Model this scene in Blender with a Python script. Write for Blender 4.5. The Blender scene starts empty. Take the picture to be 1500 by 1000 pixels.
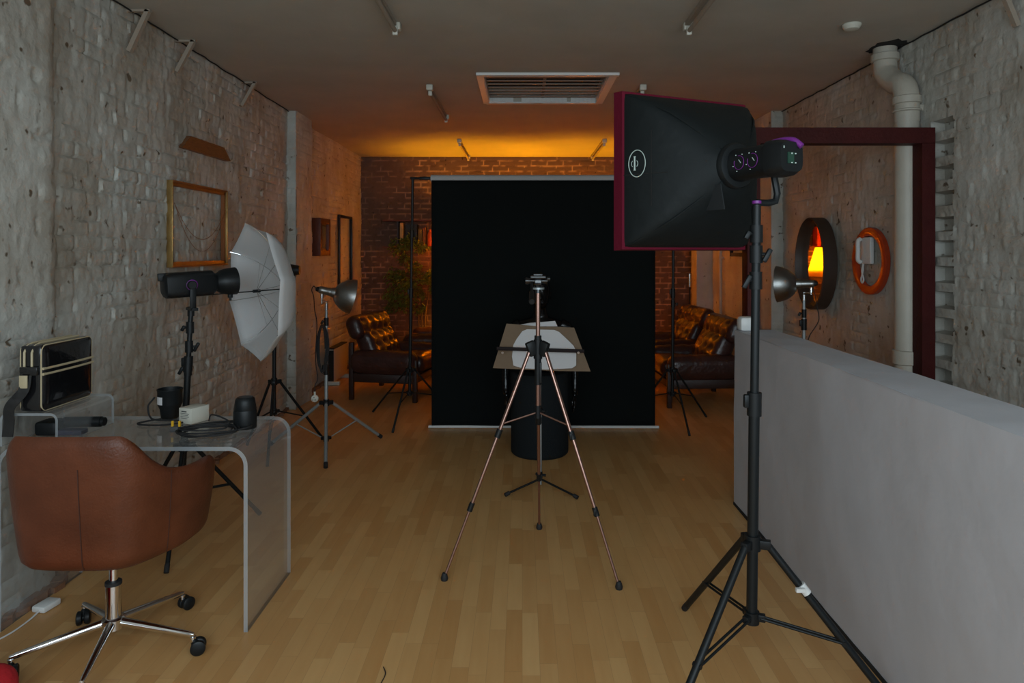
import bpy, bmesh, math, random
import numpy as np
from mathutils import Vector, Matrix
random.seed(7)
S = bpy.context.scene
COL = S.collection
R = math.radians
V = Vector
# ------------------------------------------------------------ camera, light, exposure
cam_d = bpy.data.cameras.new('camera'); cam = bpy.data.objects.new('camera', cam_d); COL.objects.link(cam)
cam.location = (0, 0, 1.5); cam.rotation_euler = (R(90), 0, 0)
cam_d.sensor_width = 36; cam_d.lens = 24; cam_d.shift_x = -0.01; cam_d.shift_y = -0.088
cam_d.clip_start = 0.05; cam_d.clip_end = 60
S.camera = cam
S.view_settings.view_transform = 'Standard'; S.view_settings.look = 'None'
S.view_settings.exposure = 0.0; S.view_settings.gamma = 1; S.view_settings.use_curve_mapping = False
w = bpy.data.worlds.new('world'); S.world = w; w.use_nodes = True
w.node_tree.nodes['Background'].inputs[0].default_value = (0.55, 0.68, 0.85, 1)
w.node_tree.nodes['Background'].inputs[1].default_value = 0.1
WARM = (1.0, 0.385, 0.004)
def area_light(name, loc, rot, sx, sy, power, color):
    l = bpy.data.lights.new(name, 'AREA'); l.shape = 'RECTANGLE'; l.size = sx; l.size_y = sy
    l.energy = power; l.color = color
    o = bpy.data.objects.new(name, l); COL.objects.link(o); o.location = loc; o.rotation_euler = rot
    return o
# daylight through the shop window behind the camera
area_light('window_daylight', (0.3, -0.66, 1.62), (R(68), 0, 0), 4.0, 1.6, 106, (0.75, 0.90, 0.99))

# ------------------------------------------------------------ materials
def new_mat(name):
    m = bpy.data.materials.new(name); m.use_nodes = True
    nt = m.node_tree; b = nt.nodes['Principled BSDF']
    return m, nt, b
def nd(nt, t, **kw):
    n = nt.nodes.new(t)
    for k, v in kw.items(): setattr(n, k, v)
    return n
def mat(name, col, rough=0.5, metal=0.0, bump=0.0, bscale=60.0, var=0.0, vscale=6.0, coat=0.0, spec=0.5, stretch=None):
    m, nt, b = new_mat(name)
    b.inputs['Base Color'].default_value = (*col, 1); b.inputs['Roughness'].default_value = rough
    b.inputs['Metallic'].default_value = metal; b.inputs['Coat Weight'].default_value = coat
    b.inputs['Specular IOR Level'].default_value = spec
    tc = nd(nt, 'ShaderNodeTexCoord'); src = tc.outputs['Object']
    if stretch:
        mp = nd(nt, 'ShaderNodeMapping'); mp.inputs['Scale'].default_value = stretch
        nt.links.new(src, mp.inputs[0]); src = mp.outputs[0]
    if var:
        n = nd(nt, 'ShaderNodeTexNoise'); n.inputs['Scale'].default_value = vscale; n.inputs['Detail'].default_value = 5
        nt.links.new(src, n.inputs['Vector'])
        cr = nd(nt, 'ShaderNodeValToRGB')
        cr.color_ramp.elements[0].position = .3; cr.color_ramp.elements[1].position = .7
        cr.color_ramp.elements[0].color = (*[max(0, c*(1-var)) for c in col], 1)
        cr.color_ramp.elements[1].color = (*[min(1, c*(1+var)) for c in col], 1)
        nt.links.new(n.outputs[0], cr.inputs[0]); nt.links.new(cr.outputs[0], b.inputs['Base Color'])
    if bump:
        n = nd(nt, 'ShaderNodeTexNoise'); n.inputs['Scale'].default_value = bscale; n.inputs['Detail'].default_value = 4
        nt.links.new(src, n.inputs['Vector'])
        bp = nd(nt, 'ShaderNodeBump'); bp.inputs['Strength'].default_value = bump; bp.inputs['Distance'].default_value = 0.01
        nt.links.new(n.outputs[0], bp.inputs['Height']); nt.links.new(bp.outputs[0], b.inputs['Normal'])
    return m
def brick_mat(name, base, dirty, mort, rough=0.75, mort_amt=0.0):
    m, nt, b = new_mat(name); L = nt.links.new
    tc = nd(nt, 'ShaderNodeTexCoord')
    n1 = nd(nt, 'ShaderNodeTexNoise'); n1.inputs['Scale'].default_value = 2.2; n1.inputs['Detail'].default_value = 6
    L(tc.outputs['Object'], n1.inputs['Vector'])
    c1 = nd(nt, 'ShaderNodeValToRGB'); c1.color_ramp.elements[0].position = .32; c1.color_ramp.elements[1].position = .62
    c1.color_ramp.elements[0].color = (*dirty, 1); c1.color_ramp.elements[1].color = (*base, 1)
    L(n1.outputs[0], c1.inputs[0])
    # dark chips with their own shape
    n2 = nd(nt, 'ShaderNodeTexNoise'); n2.inputs['Scale'].default_value = 16; n2.inputs['Detail'].default_value = 2
    L(tc.outputs['Object'], n2.inputs['Vector'])
    c2 = nd(nt, 'ShaderNodeValToRGB'); c2.color_ramp.elements[0].position = .262; c2.color_ramp.elements[1].position = .325
    c2.color_ramp.elements[0].color = (1, 1, 1, 1); c2.color_ramp.elements[1].color = (0, 0, 0, 1)
    L(n2.outputs[0], c2.inputs[0])
    mx = nd(nt, 'ShaderNodeMix', data_type='RGBA'); L(c2.outputs[0], mx.inputs[0]); L(c1.outputs[0], mx.inputs[6])
    mx.inputs[7].default_value = (dirty[0]*.35, dirty[1]*.28, dirty[2]*.22, 1)
    out = mx.outputs[2]
    if mort_amt:
        at = nd(nt, 'ShaderNodeAttribute', attribute_name='mortar')
        mm = nd(nt, 'ShaderNodeMath', operation='MULTIPLY'); L(at.outputs['Fac'], mm.inputs[0]); mm.inputs[1].default_value = mort_amt
        m2 = nd(nt, 'ShaderNodeMix', data_type='RGBA'); L(mm.outputs[0], m2.inputs[0]); L(out, m2.inputs[6]); m2.inputs[7].default_value = (*mort, 1)
        out = m2.outputs[2]
    L(out, b.inputs['Base Color']); b.inputs['Roughness'].default_value = rough
    n3 = nd(nt, 'ShaderNodeTexNoise'); n3.inputs['Scale'].default_value = 42; n3.inputs['Detail'].default_value = 5
    L(tc.outputs['Object'], n3.inputs['Vector'])
    bp = nd(nt, 'ShaderNodeBump'); bp.inputs['Strength'].default_value = .45; bp.inputs['Distance'].default_value = .008
    L(n3.outputs[0], bp.inputs['Height']); L(bp.outputs[0], b.inputs['Normal'])
    return m
def floor_mat():
    m, nt, b = new_mat('laminate'); L = nt.links.new
    tc = nd(nt, 'ShaderNodeTexCoord'); sp = nd(nt, 'ShaderNodeSeparateXYZ'); L(tc.outputs['Object'], sp.inputs[0])
    def M(op, a, c=None):
        n = nd(nt, 'ShaderNodeMath', operation=op)
        for i, v in ((0, a), (1, c)):
            if v is None: continue
            if isinstance(v, (int, float)): n.inputs[i].default_value = v
            else: L(v, n.inputs[i])
        return n.outputs[0]
    rowf = M('DIVIDE', sp.outputs[0], .064); row = M('FLOOR', rowf)
    wn = nd(nt, 'ShaderNodeTexWhiteNoise', noise_dimensions='1D'); L(row, wn.inputs['W'])
    yf = M('ADD', M('DIVIDE', sp.outputs[1], .42), M('MULTIPLY', wn.outputs[0], 7.3)); yi = M('FLOOR', yf)
    cb = nd(nt, 'ShaderNodeCombineXYZ'); L(row, cb.inputs[0]); L(yi, cb.inputs[1])
    w2 = nd(nt, 'ShaderNodeTexWhiteNoise', noise_dimensions='2D'); L(cb.outputs[0], w2.inputs['Vector'])
    mp = nd(nt, 'ShaderNodeMapping'); mp.inputs['Scale'].default_value = (34, 3.2, 1); L(tc.outputs['Object'], mp.inputs[0])
    av = nd(nt, 'ShaderNodeVectorMath', operation='ADD'); L(mp.outputs[0], av.inputs[0])
    sc = nd(nt, 'ShaderNodeVectorMath', operation='SCALE'); L(w2.outputs['Color'], sc.inputs[0]); sc.inputs['Scale'].default_value = 30; L(sc.outputs[0], av.inputs[1])
    g = nd(nt, 'ShaderNodeTexNoise'); g.inputs['Scale'].default_value = 1.0; g.inputs['Detail'].default_value = 5; L(av.outputs[0], g.inputs['Vector'])
    tone = M('ADD', M('MULTIPLY', w2.outputs[0], .62), M('MULTIPLY', g.outputs[0], .45))
    cr = nd(nt, 'ShaderNodeValToRGB'); e = cr.color_ramp.elements
    e[0].position = .1; e[0].color = (.49, .245, .082, 1); e[1].position = .95; e[1].color = (.64, .38, .155, 1)
    L(tone, cr.inputs[0])
    fr = M('FRACT', rowf); ed = M('MINIMUM', fr, M('SUBTRACT', 1, fr)); fy = M('FRACT', yf); ey = M('MULTIPLY', M('MINIMUM', fy, M('SUBTRACT', 1, fy)), 6.5)
    e3 = M('LESS_THAN', M('MINIMUM', ed, ey), .012)
    mx = nd(nt, 'ShaderNodeMix', data_type='RGBA'); L(M('MULTIPLY', e3, .3), mx.inputs[0]); L(cr.outputs[0], mx.inputs[6]); mx.inputs[7].default_value = (.16, .08, .04, 1)
    L(mx.outputs[2], b.inputs['Base Color']); b.inputs['Roughness'].default_value = .36
    b.inputs['Specular IOR Level'].default_value = .4
    bp = nd(nt, 'ShaderNodeBump'); bp.inputs['Strength'].default_value = .06; bp.inputs['Distance'].default_value = .003
    L(g.outputs[0], bp.inputs['Height']); L(bp.outputs[0], b.inputs['Normal'])
    return m
def trans_mat(name, col, rough, tcol, fac):
    m, nt, b = new_mat(name); L = nt.links.new
    b.inputs['Base Color'].default_value = (*col, 1); b.inputs['Roughness'].default_value = rough
    t = nd(nt, 'ShaderNodeBsdfTranslucent'); t.inputs[0].default_value = (*tcol, 1)
    mx = nd(nt, 'ShaderNodeMixShader'); mx.inputs[0].default_value = fac
    L(b.outputs[0], mx.inputs[1]); L(t.outputs[0], mx.inputs[2]); L(mx.outputs[0], nt.nodes['Material Output'].inputs[0])
    return m
def emis(name, col, st, base=(.1, .1, .1)):
    m, nt, b = new_mat(name)
    b.inputs['Base Color'].default_value = (*base, 1)
    b.inputs['Emission Color'].default_value = (*col, 1); b.inputs['Emission Strength'].default_value = st
    return m
M = dict(
    wall=brick_mat('white_brick', (.54, .535, .49), (.38, .34, .28), (.5, .5, .5), .62),
    back=brick_mat('brown_brick', (.12, .068, .040), (.085, .046, .028), (.55, .36, .24), .6, .9),
    floor=floor_mat(),
    ceil=mat('ceiling_plaster', (.43, .40, .345), .8, bump=.25, bscale=5, var=.06, vscale=2.5),
    half=mat('lilac_plaster', (.51, .51, .545), .6, bump=.35, bscale=7, var=.05, vscale=3),
    red=mat('maroon_steel', (.05, .006, .005), .6, spec=.2, bump=.2, var=.15),
    pipe=mat('cream_pipe', (.46, .42, .35), .45, bump=.1, var=.08),
    batten=mat('bracket_wood', (.33, .27, .21), .7, bump=.3),
    white=mat('white_plastic', (.7, .7, .68), .4),
    cream=mat('cream_plastic', (.6, .58, .5), .45),
    black=mat('black_metal', (.007, .009, .010), .42, spec=.3),
    blackp=mat('black_plastic', (.007, .0085, .0095), .45, spec=.3),
    rubber=mat('black_rubber', (.012, .012, .013), .7),
    drop=mat('black_backdrop', (.006, .008, .008), .95, bump=.15, bscale=4, spec=.15),
    softb=mat('softbox_nylon', (.006, .0085, .009), .6, bump=.8, bscale=7, spec=.22),
    maroon=mat('maroon_trim', (.11, .003, .016), .8, spec=.2, bump=.3, bscale=30),
    diffuser=mat('white_diffuser', (.75, .75, .75), .8),
    purple=mat('purple_plastic', (.17, .02, .22), .4),
    chrome=mat('chrome', (.75, .75, .76), .12, metal=1),
    steel=mat('painted_silver', (.36, .40, .41), .42, metal=.55),
    alu=mat('spun_aluminium', (.33, .33, .32), .33, metal=1, bump=.1, bscale=40, stretch=(1, 12, 12)),
    bronze=mat('bronze_anodised', (.36, .21, .17), .28, metal=.9),
    leather=mat('tan_leather', (.108, .030, .012), .42, spec=.35, bump=.18, bscale=120, var=.22, vscale=9),
    seam=mat('dark_seam', (.05, .016, .009), .6),
    sofa=mat('oxblood_leather', (.055, .020, .016), .3, bump=.55, bscale=26, var=.25, vscale=8, coat=.15),
    darkwood=mat('dark_wood', (.035, .014, .010), .4, bump=.2, stretch=(20, 3, 3)),
    wood=mat('oak_brown', (.19, .075, .025), .5, bump=.2, var=.2, vscale=10, stretch=(1, 2, 14)),
    gold=mat('gilt', (.40, .25, .09), .35, metal=.75, bump=.2),
    orangewood=mat('frame_inner_wood', (.24, .075, .02), .4, var=.15),
    blackframe=mat('black_lacquer', (.012, .010, .010), .35),
    redframe=mat('carved_red_wood', (.12, .03, .014), .5, bump=.5, bscale=25),
    orange=mat('orange_plastic', (.50, .055, .012), .35, var=.08, vscale=20),
    umbrella=trans_mat('umbrella_nylon', (.80, .80, .80), .6, (.80, .80, .80), .42),
    pvc=mat('black_pvc', (.008, .008, .009), .16, bump=.3, bscale=14, coat=.5),
    piping=mat('cream_piping', (.52, .43, .27), .45),
    card=mat('brown_card', (.20, .135, .085), .85, bump=.1, var=.08),
    paper=mat('white_paper', (.62, .60, .60), .8),
    fabricb=mat('black_fabric', (.011, .014, .016), .9, bump=.3, bscale=200, spec=.2),
    gloss=mat('gloss_black', (.004, .004, .0045), .14, spec=.3),
    leaf=mat('ficus_leaf', (.13, .19, .03), .45, var=.35, vscale=9),
    bark=mat('bark', (.13, .075, .04), .8, bump=.5),
    pot=mat('terracotta', (.28, .11, .06), .8),
    redcloth=mat('red_cloth', (.42, .008, .014), .85, bump=.5, bscale=30),
    mirror=mat('mirror_glass', (.9, .9, .9), .02, metal=1),
    brown=mat('dark_brown_frame', (.05, .026, .016), .5, var=.15),
    heater=mat('heater_panel', (.42, .38, .33), .5),
    dark=mat('dark_void', (.01, .009, .008), .9),
    slat=mat('louvre_wood', (.26, .20, .16), .6),
    logo=mat('logo_print', (.42, .50, .46), .6),
    yellow=mat('yellow_plug', (.75, .42, .02), .4),
    ink=mat('grey_ink', (.08, .08, .08), .8),
    display=emis('green_display', (.02, .5, .3), .03, (.01, .03, .02)),
    shade=trans_mat('lamp_shade', (.8, .5, .2), .8, (1.0, .78, .42), .88),
    bulb=emis('bulb', (1, .5, .12), 8),
    book1=mat('book_red', (.35, .03, .015), .6), book2=mat('book_brown', (.14, .06, .03), .6),
    book3=mat('book_cream', (.5, .36, .18), .7), book4=mat('book_black', (.015, .013, .013), .5),
    book5=mat('book_olive', (.10, .09, .04), .6),
)
def acrylic():
    m, nt, b = new_mat('clear_acrylic'); L = nt.links.new
    tr = nd(nt, 'ShaderNodeBsdfTransparent'); tr.inputs[0].default_value = (.96, .97, .97, 1)
    gl = nd(nt, 'ShaderNodeBsdfGlossy'); gl.inputs['Roughness'].default_value = .04; gl.inputs[0].default_value = (1, 1, 1, 1)
    df = nd(nt, 'ShaderNodeBsdfDiffuse'); df.inputs[0].default_value = (.62, .64, .65, 1)
    lw = nd(nt, 'ShaderNodeLayerWeight'); pw = nd(nt, 'ShaderNodeMath', operation='POWER'); L(lw.outputs['Facing'], pw.inputs[0]); pw.inputs[1].default_value = 4.0
    fr = nd(nt, 'ShaderNodeMath', operation='MULTIPLY_ADD'); L(pw.outputs[0], fr.inputs[0]); fr.inputs[1].default_value = .6; fr.inputs[2].default_value = .04
    m1 = nd(nt, 'ShaderNodeMixShader'); L(fr.outputs[0], m1.inputs[0]); L(tr.outputs[0], m1.inputs[1]); L(gl.outputs[0], m1.inputs[2])
    m2 = nd(nt, 'ShaderNodeMixShader'); m2.inputs[0].default_value = .10; L(m1.outputs[0], m2.inputs[1]); L(df.outputs[0], m2.inputs[2])
    L(m2.outputs[0], nt.nodes['Material Output'].inputs[0])
    return m
M['acrylic'] = acrylic()
M['acrylic_edge'] = mat('acrylic_edge', (.50, .54, .55), .15, spec=.8)

# ------------------------------------------------------------ mesh helpers
def NB(): return bmesh.new()
def box(bm, c, s, rot=None, bev=0.0):
    r = bmesh.ops.create_cube(bm, size=1.0); vs = r['verts']
    mt = Matrix.Translation(V(c)) @ (rot.to_4x4() if rot is not None else Matrix.Identity(4)) @ Matrix.Diagonal((s[0], s[1], s[2], 1))
    bmesh.ops.transform(bm, matrix=mt, verts=vs)
    if bev:
        es = list({e for v in vs for e in v.link_edges})
        bmesh.ops.bevel(bm, geom=es, offset=bev, segments=2, affect='EDGES', profile=.5)
def basis(z, up=V((0, 0, 1))):
    z = V(z).normalized()
    if abs(z.dot(up)) > .99: up = V((0, 1, 0))
    x = up.cross(z).normalized(); y = z.cross(x)
    return Matrix((x, y, z)).transposed()
def rod(bm, a, b, r0, r1=None, seg=14, cap=True):
    a = V(a); b = V(b); r1 = r0 if r1 is None else r1
    B = basis(b - a); rings = []
    for p, r in ((a, r0), (b, r1)):
        rings.append([bm.verts.new(p + B @ V((math.cos(t)*r, math.sin(t)*r, 0))) for t in [2*math.pi*i/seg for i in range(seg)]])
    for i in range(seg):
        j = (i+1) % seg; bm.faces.new((rings[0][i], rings[0][j], rings[1][j], rings[1][i]))
    if cap: bm.faces.new(rings[0][::-1]); bm.faces.new(rings[1])
def lathe(bm, prof, mtx, seg=32, cap0=True, cap1=True, sx=1.0, sy=1.0):
    rings = []
    for r, z in prof:
        rings.append([bm.verts.new(mtx @ V((math.cos(2*math.pi*i/seg)*r*sx, math.sin(2*math.pi*i/seg)*r*sy, z))) for i in range(seg)])
    for k in range(len(rings)-1):
        for i in range(seg):
            j = (i+1) % seg; bm.faces.new((rings[k][i], rings[k][j], rings[k+1][j], rings[k+1][i]))
    if cap0: bm.faces.new(rings[0][::-1])
    if cap1: bm.faces.new(rings[-1])
def loft(bm, rings, cap=True, closed=True):
    vr = [[bm.verts.new(V(p)) for p in ring] for ring in rings]; n = len(vr[0])
    for k in range(len(vr)-1):
        for i in range(n if closed else n-1):
            j = (i+1) % n; bm.faces.new((vr[k][i], vr[k][j], vr[k+1][j], vr[k+1][i]))
    if cap and closed: bm.faces.new(vr[0][::-1]); bm.faces.new(vr[-1])
    return vr
def T(loc, z=(0, 0, 1), up=V((0, 0, 1))): return Matrix.Translation(V(loc)) @ basis(z, up).to_4x4()
def spline(pts, n=8):
    pts = [V(p) for p in pts]; out = []
    P = [pts[0]*2-pts[1]] + pts + [pts[-1]*2-pts[-2]]
    for i in range(1, len(P)-2):
        p0, p1, p2, p3 = P[i-1:i+3]
        for k in range(n):
            t = k/n
            out.append(.5*((2*p1)+(p2-p0)*t+(2*p0-5*p1+4*p2-p3)*t*t+(3*p1-p0-3*p2+p3)*t**3))
    out.append(pts[-1]); return out
def sweep(bm, pts, r, seg=8, cap=True):
    rings = []; pts = [V(p) for p in pts]; x = None
    for i, p in enumerate(pts):
        t = (pts[min(i+1, len(pts)-1)] - pts[max(i-1, 0)]).normalized()
        if x is None:
            B = basis(t); x = B.col[0].copy()
        x = (x - t*x.dot(t)).normalized(); y = t.cross(x)
        rr = r[i] if isinstance(r, (list, tuple)) else r
        rings.append([p + (x*math.cos(2*math.pi*k/seg) + y*math.sin(2*math.pi*k/seg))*rr for k in range(seg)])
    loft(bm, rings, cap)
def cushion(bm, half, r, mtx, n=(14, 14, 6), puff=0.0, tufts=None, td=.03, ts=.05, axis=2):
    """rounded box with bulge on +-axis faces and tufts (list of (u,v) on the + axis face, normalised)"""
    half = V(half); grid = {}
    nx, ny, nz = n
    def vert(i, j, k):
        key = (i, j, k)
        if key in grid: return grid[key]
        q = V((half.x*(2*i/nx-1), half.y*(2*j/ny-1), half.z*(2*k/nz-1)))
        inn = V([max(-(half[a]-r), min(half[a]-r, q[a])) for a in range(3)])
        d = q - inn
        p = inn + d.normalized()*r if d.length > 1e-6 else q
        un = [q[a]/half[a] for a in range(3)]
        oa = [a for a in range(3) if a != axis]
        f = (1-un[oa[0]]**2)*(1-un[oa[1]]**2); sgn = 1 if un[axis] > 0 else -1
        p[axis] += puff*f*un[axis]
        if tufts and un[axis] > .2:
            dd = 0
            for (tu, tv) in tufts:
                ds = ((un[oa[0]]-tu)*half[oa[0]])**2 + ((un[oa[1]]-tv)*half[oa[1]])**2
                dd = max(dd, math.exp(-ds/(ts*ts)))
            p[axis] -= td*dd
        grid[key] = bm.verts.new(mtx @ p); return grid[key]
    def face(a, b, c, d): bm.faces.new((a, b, c, d))
    for i in range(nx):
        for j in range(ny):
            face(vert(i, j, 0), vert(i, j+1, 0), vert(i+1, j+1, 0), vert(i+1, j, 0))
            face(vert(i, j, nz), vert(i+1, j, nz), vert(i+1, j+1, nz), vert(i, j+1, nz))
    for i in range(nx):
        for k in range(nz):
            face(vert(i, 0, k), vert(i+1, 0, k), vert(i+1, 0, k+1), vert(i, 0, k+1))
            face(vert(i, ny, k), vert(i, ny, k+1), vert(i+1, ny, k+1), vert(i+1, ny, k))
    for j in range(ny):
        for k in range(nz):
            face(vert(0, j, k), vert(0, j, k+1), vert(0, j+1, k+1), vert(0, j+1, k))
            face(vert(nx, j, k), vert(nx, j+1, k), vert(nx, j+1, k+1), vert(nx, j, k+1))
def obj(name, bm, m, parent=None, root=None, smooth=True, angle=40):
    """link a bmesh (given in world space, or in the root's space when root is None and parent is local)"""
    if root is not None: bm.transform(root_mx(root).inverted())
    bmesh.ops.recalc_face_normals(bm, faces=bm.faces)
    me = bpy.data.meshes.new(name); bm.to_mesh(me); bm.free()
    me.materials.append(M[m] if isinstance(m, str) else m)
    if smooth:
        me.polygons.foreach_set('use_smooth', [True]*len(me.polygons)); me.set_sharp_from_angle(angle=R(angle))
    o = bpy.data.objects.new(name, me); COL.objects.link(o)
    if parent is not None: o.parent = parent
    return o
def root_mx(o): return Matrix.Translation(o.location) @ o.rotation_euler.to_matrix().to_4x4()
def thing(name, label, cat, loc, rz=0, group=None):
    o = bpy.data.objects.new(name, None); COL.objects.link(o); o.empty_display_size = .1
    o.location = loc; o.rotation_euler = (0, 0, rz); o['label'] = label; o['category'] = cat
    if group: o['group'] = group
    return o
def tag(o, label, cat, group=None):
    o['label'] = label; o['category'] = cat
    if group: o['group'] = group
    return o
def recenter(o):
    me = o.data; n = len(me.vertices); a = np.empty(n*3, dtype=np.float32); me.vertices.foreach_get('co', a); a = a.reshape(-1, 3)
    c = (a.min(0)+a.max(0))/2; c[2] = a[:, 2].min()
    a -= c; me.vertices.foreach_set('co', a.ravel()); o.location = [float(x) for x in c]; me.update()
    return o
def solo(name, bm, m, label, cat, group=None, **kw):
    return tag(recenter(obj(name, bm, m, **kw)), label, cat, group)
def copy_tree(o, parent=None):
    c = o.copy(); COL.objects.link(c); c.parent = parent
    for ch in list(o.children): copy_tree(ch, c)
    return c
def struct(o): o['kind'] = 'structure'; return o

# ------------------------------------------------------------ brick relief
def _h(xi, yi, s):
    h = (xi.astype(np.int64)*374761393 + yi.astype(np.int64)*668265263 + s*974634777) & 0xffffffff
    h = ((h ^ (h >> 13))*1274126177) & 0xffffffff
    return ((h ^ (h >> 16)) & 0xffff)/65535.0
def vn(x, y, s=0):
    xi = np.floor(x); yi = np.floor(y); fx = x-xi; fy = y-yi; fx = fx*fx*(3-2*fx); fy = fy*fy*(3-2*fy)
    a = _h(xi, yi, s); b = _h(xi+1, yi, s); c = _h(xi, yi+1, s); d = _h(xi+1, yi+1, s)
    return (a*(1-fx)+b*fx)*(1-fy) + (c*(1-fx)+d*fx)*fy
def brick(u, v, amp=1.0, seed=0, bw=.225, bh=.075, jw=.010, wob=.010):
    u2 = u + (vn(u*9, v*9, seed+1)-.5)*wob*2; v2 = v + (vn(u*6, v*6, seed+2)-.5)*wob
    row = np.floor(v2/bh); uo = u2 + (row % 2)*bw*.5 + _h(row, row*0, seed+9)*.03; colm = np.floor(uo/bw)
    fu = (uo/bw-colm)*bw; fv = (v2/bh-row)*bh
    d = np.minimum(np.minimum(fu, bw-fu), np.minimum(fv, bh-fv))
    j = np.clip(d/jw, 0, 1); j = j*j*(3-2*j)
    mask = np.clip((vn(u*3.1, v*3.1, seed+3)-.2)*2.2, .3, 1)
    h = (j-1)*.0105*mask + (vn(u*48, v*12, seed+15)-.5)*.0035 + (_h(colm, row, seed+4)-.5)*.009 + (vn(u*2, v*2, seed+5)-.5)*.016 + (vn(u*22, v*14, seed+6)-.5)*.006 + (vn(u*55, v*40, seed+7)-.5)*.003
    hole = vn(u*11, v*11, seed+8); h = np.where(hole > .955, h-.012, h)
    flake = np.clip((vn(u*17, v*17, seed+11)-.35)*3, 0, 1)*np.clip((vn(u*1.1, v*1.6, seed+12)-.2)*2.2, .25, 1)
    return h*amp, (1-j)*flake
class Sheets:
    def __init__(s): s.v = []; s.f = []; s.m = []; s.n = 0
    def add(s, o, ud, vd, nd_, U, Vv, res, hf):
        nu = max(2, int(U/res)+1); nv = max(2, int(Vv/res)+1)
        uu, vv = np.meshgrid(np.linspace(0, U, nu), np.linspace(0, Vv, nv), indexing='ij')
        h, mo = hf(uu, vv)
        o, ud, vd, nd_ = [np.array(x, float) for x in (o, ud, vd, nd_)]
        p = o + uu[..., None]*ud + vv[..., None]*vd + h[..., None]*nd_
        s.v.append(p.reshape(-1, 3)); s.m.append(mo.reshape(-1))
        i = np.arange(nu*nv).reshape(nu, nv)+s.n
        q = np.stack([i[:-1, :-1], i[1:, :-1], i[1:, 1:], i[:-1, 1:]], -1).reshape(-1, 4)
        if np.dot(np.cross(ud, vd), nd_) < 0: q = q[:, ::-1]
        s.f.append(q); s.n += nu*nv
    def slab(s, a, b):
        a = np.array(a, float); b = np.array(b, float)
        p = np.array([[(a, b)[i][0], (a, b)[j][1], (a, b)[k][2]] for i in (0, 1) for j in (0, 1) for k in (0, 1)])
        q = np.array([[0, 1, 3, 2], [4, 6, 7, 5], [0, 4, 5, 1], [2, 3, 7, 6], [0, 2, 6, 4], [1, 5, 7, 3]])+s.n
        s.v.append(p); s.m.append(np.zeros(8)); s.f.append(q); s.n += 8
    def build(s, name, m):
        v = np.concatenate(s.v).astype(np.float32); f = np.concatenate(s.f).astype(np.int32); mo = np.concatenate(s.m).astype(np.float32)
        me = bpy.data.meshes.new(name); me.vertices.add(len(v)); me.vertices.foreach_set('co', v.ravel())
        me.loops.add(f.size); me.loops.foreach_set('vertex_index', f.ravel())
        me.polygons.add(len(f)); me.polygons.foreach_set('loop_start', np.arange(0, f.size, 4, dtype=np.int32))
        me.update(calc_edges=True); me.validate()
        at = me.attributes.new('mortar', 'FLOAT', 'POINT'); at.data.foreach_set('value', mo)
        me.polygons.foreach_set('use_smooth', [True]*len(f)); me.set_sharp_from_angle(angle=R(50))
        me.materials.append(M[m]); o = bpy.data.objects.new(name, me); COL.objects.link(o); return struct(o)
CZ = 2.83; YB = 9.62; YF = -0.5
RES = .0125
# left wall: near thick part, main part, pier, far part
s = Sheets()
def nearL(u, v):
    h, m = brick(u, v, 1.0, 3); e = np.clip((u-3.52)/.09, 0, 1); return h - e*e*.03, m
s.add((-2.10, YF, 0), (0, 1, 0), (0, 0, 1), (1, 0, 0), 3.61, CZ, .015, nearL)
s.slab((-2.45, YF, 0), (-2.135, 3.10, CZ))
s.add((-2.155, 3.08, 0), (-.0205, 1, 0), (0, 0, 1), (1, 0, 0), 3.42, CZ, RES, lambda u, v: brick(u, v, 1.15, 5))
s.slab((-2.45, 3.0, 0), (-2.27, 7.0, CZ))
s.add((-2.30, 6.47, 0), (1, 0, 0), (0, 0, 1), (0, -1, 0), .155, CZ, RES, lambda u, v: brick(u, v, .8, 6))
s.add((-2.145, 6.47, 0), (0, 1, 0), (0, 0, 1), (1, 0, 0), .48, CZ, RES, lambda u, v: brick(u, v, .9, 7))
s.slab((-2.30, 6.48, 0), (-2.152, 6.95, CZ))
s.add((-2.27, 6.9, 0), (0, 1, 0), (0, 0, 1), (1, 0, 0), YB-6.9+.02, CZ, RES, lambda u, v: brick(u, v, 1.1, 8))
s.slab((-2.45, 6.9, 0), (-2.30, YB+.2, CZ))
s.build('wall_left', 'wall')
# right wall with the toothed end by the steel frame
s = Sheets()
def rightW(u, v):
    h, m = brick(u, v, .75, 13)
    y = u+YF
    z = v
    ph = (z-.129) % .149
    n = (y > 3.915+(vn(z*14, z*0, 4)-.5)*.02) & (y < 4.12) & (ph < .083) & (z < 2.27)
    return np.where(n, -.075+h*.5, h), m
s.add((2.47, YF, 0), (0, 1, 0), (0, 0, 1), (-1, 0, 0), 7.05, CZ, RES, rightW)
s.slab((2.56, YF, 0), (2.75, YB+.2, CZ))
s.add((2.50, 6.47, 0), (-1, 0, 0), (0, 0, 1), (0, -1, 0), .14, CZ, RES, lambda u, v: brick(u, v, .6, 16))
s.add((2.365, 6.47, 0), (0, 1, 0), (0, 0, 1), (-1, 0, 0), .5, CZ, RES, lambda u, v: brick(u, v, .4, 17))
s.slab((2.372, 6.48, 0), (2.56, 6.97, CZ))
s.add((2.51, 6.9, 0), (0, 1, 0), (0, 0, 1), (-1, 0, 0), YB-6.9+.02, CZ, .015, lambda u, v: brick(u, v, .4, 18))
s.slab((2.30, 9.0, 0), (2.56, 9.28, CZ))
s.build('wall_right', 'wall')
s = Sheets()
s.add((-2.32, YB, 0), (1, 0, 0), (0, 0, 1), (0, -1, 0), 4.9, CZ, RES, lambda u, v: brick(u, v, .55, 21, jw=.012, wob=.006))
s.slab((-2.45, YB+.03, 0), (2.75, YB+.2, CZ))
s.build('wall_back', 'back')
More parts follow.
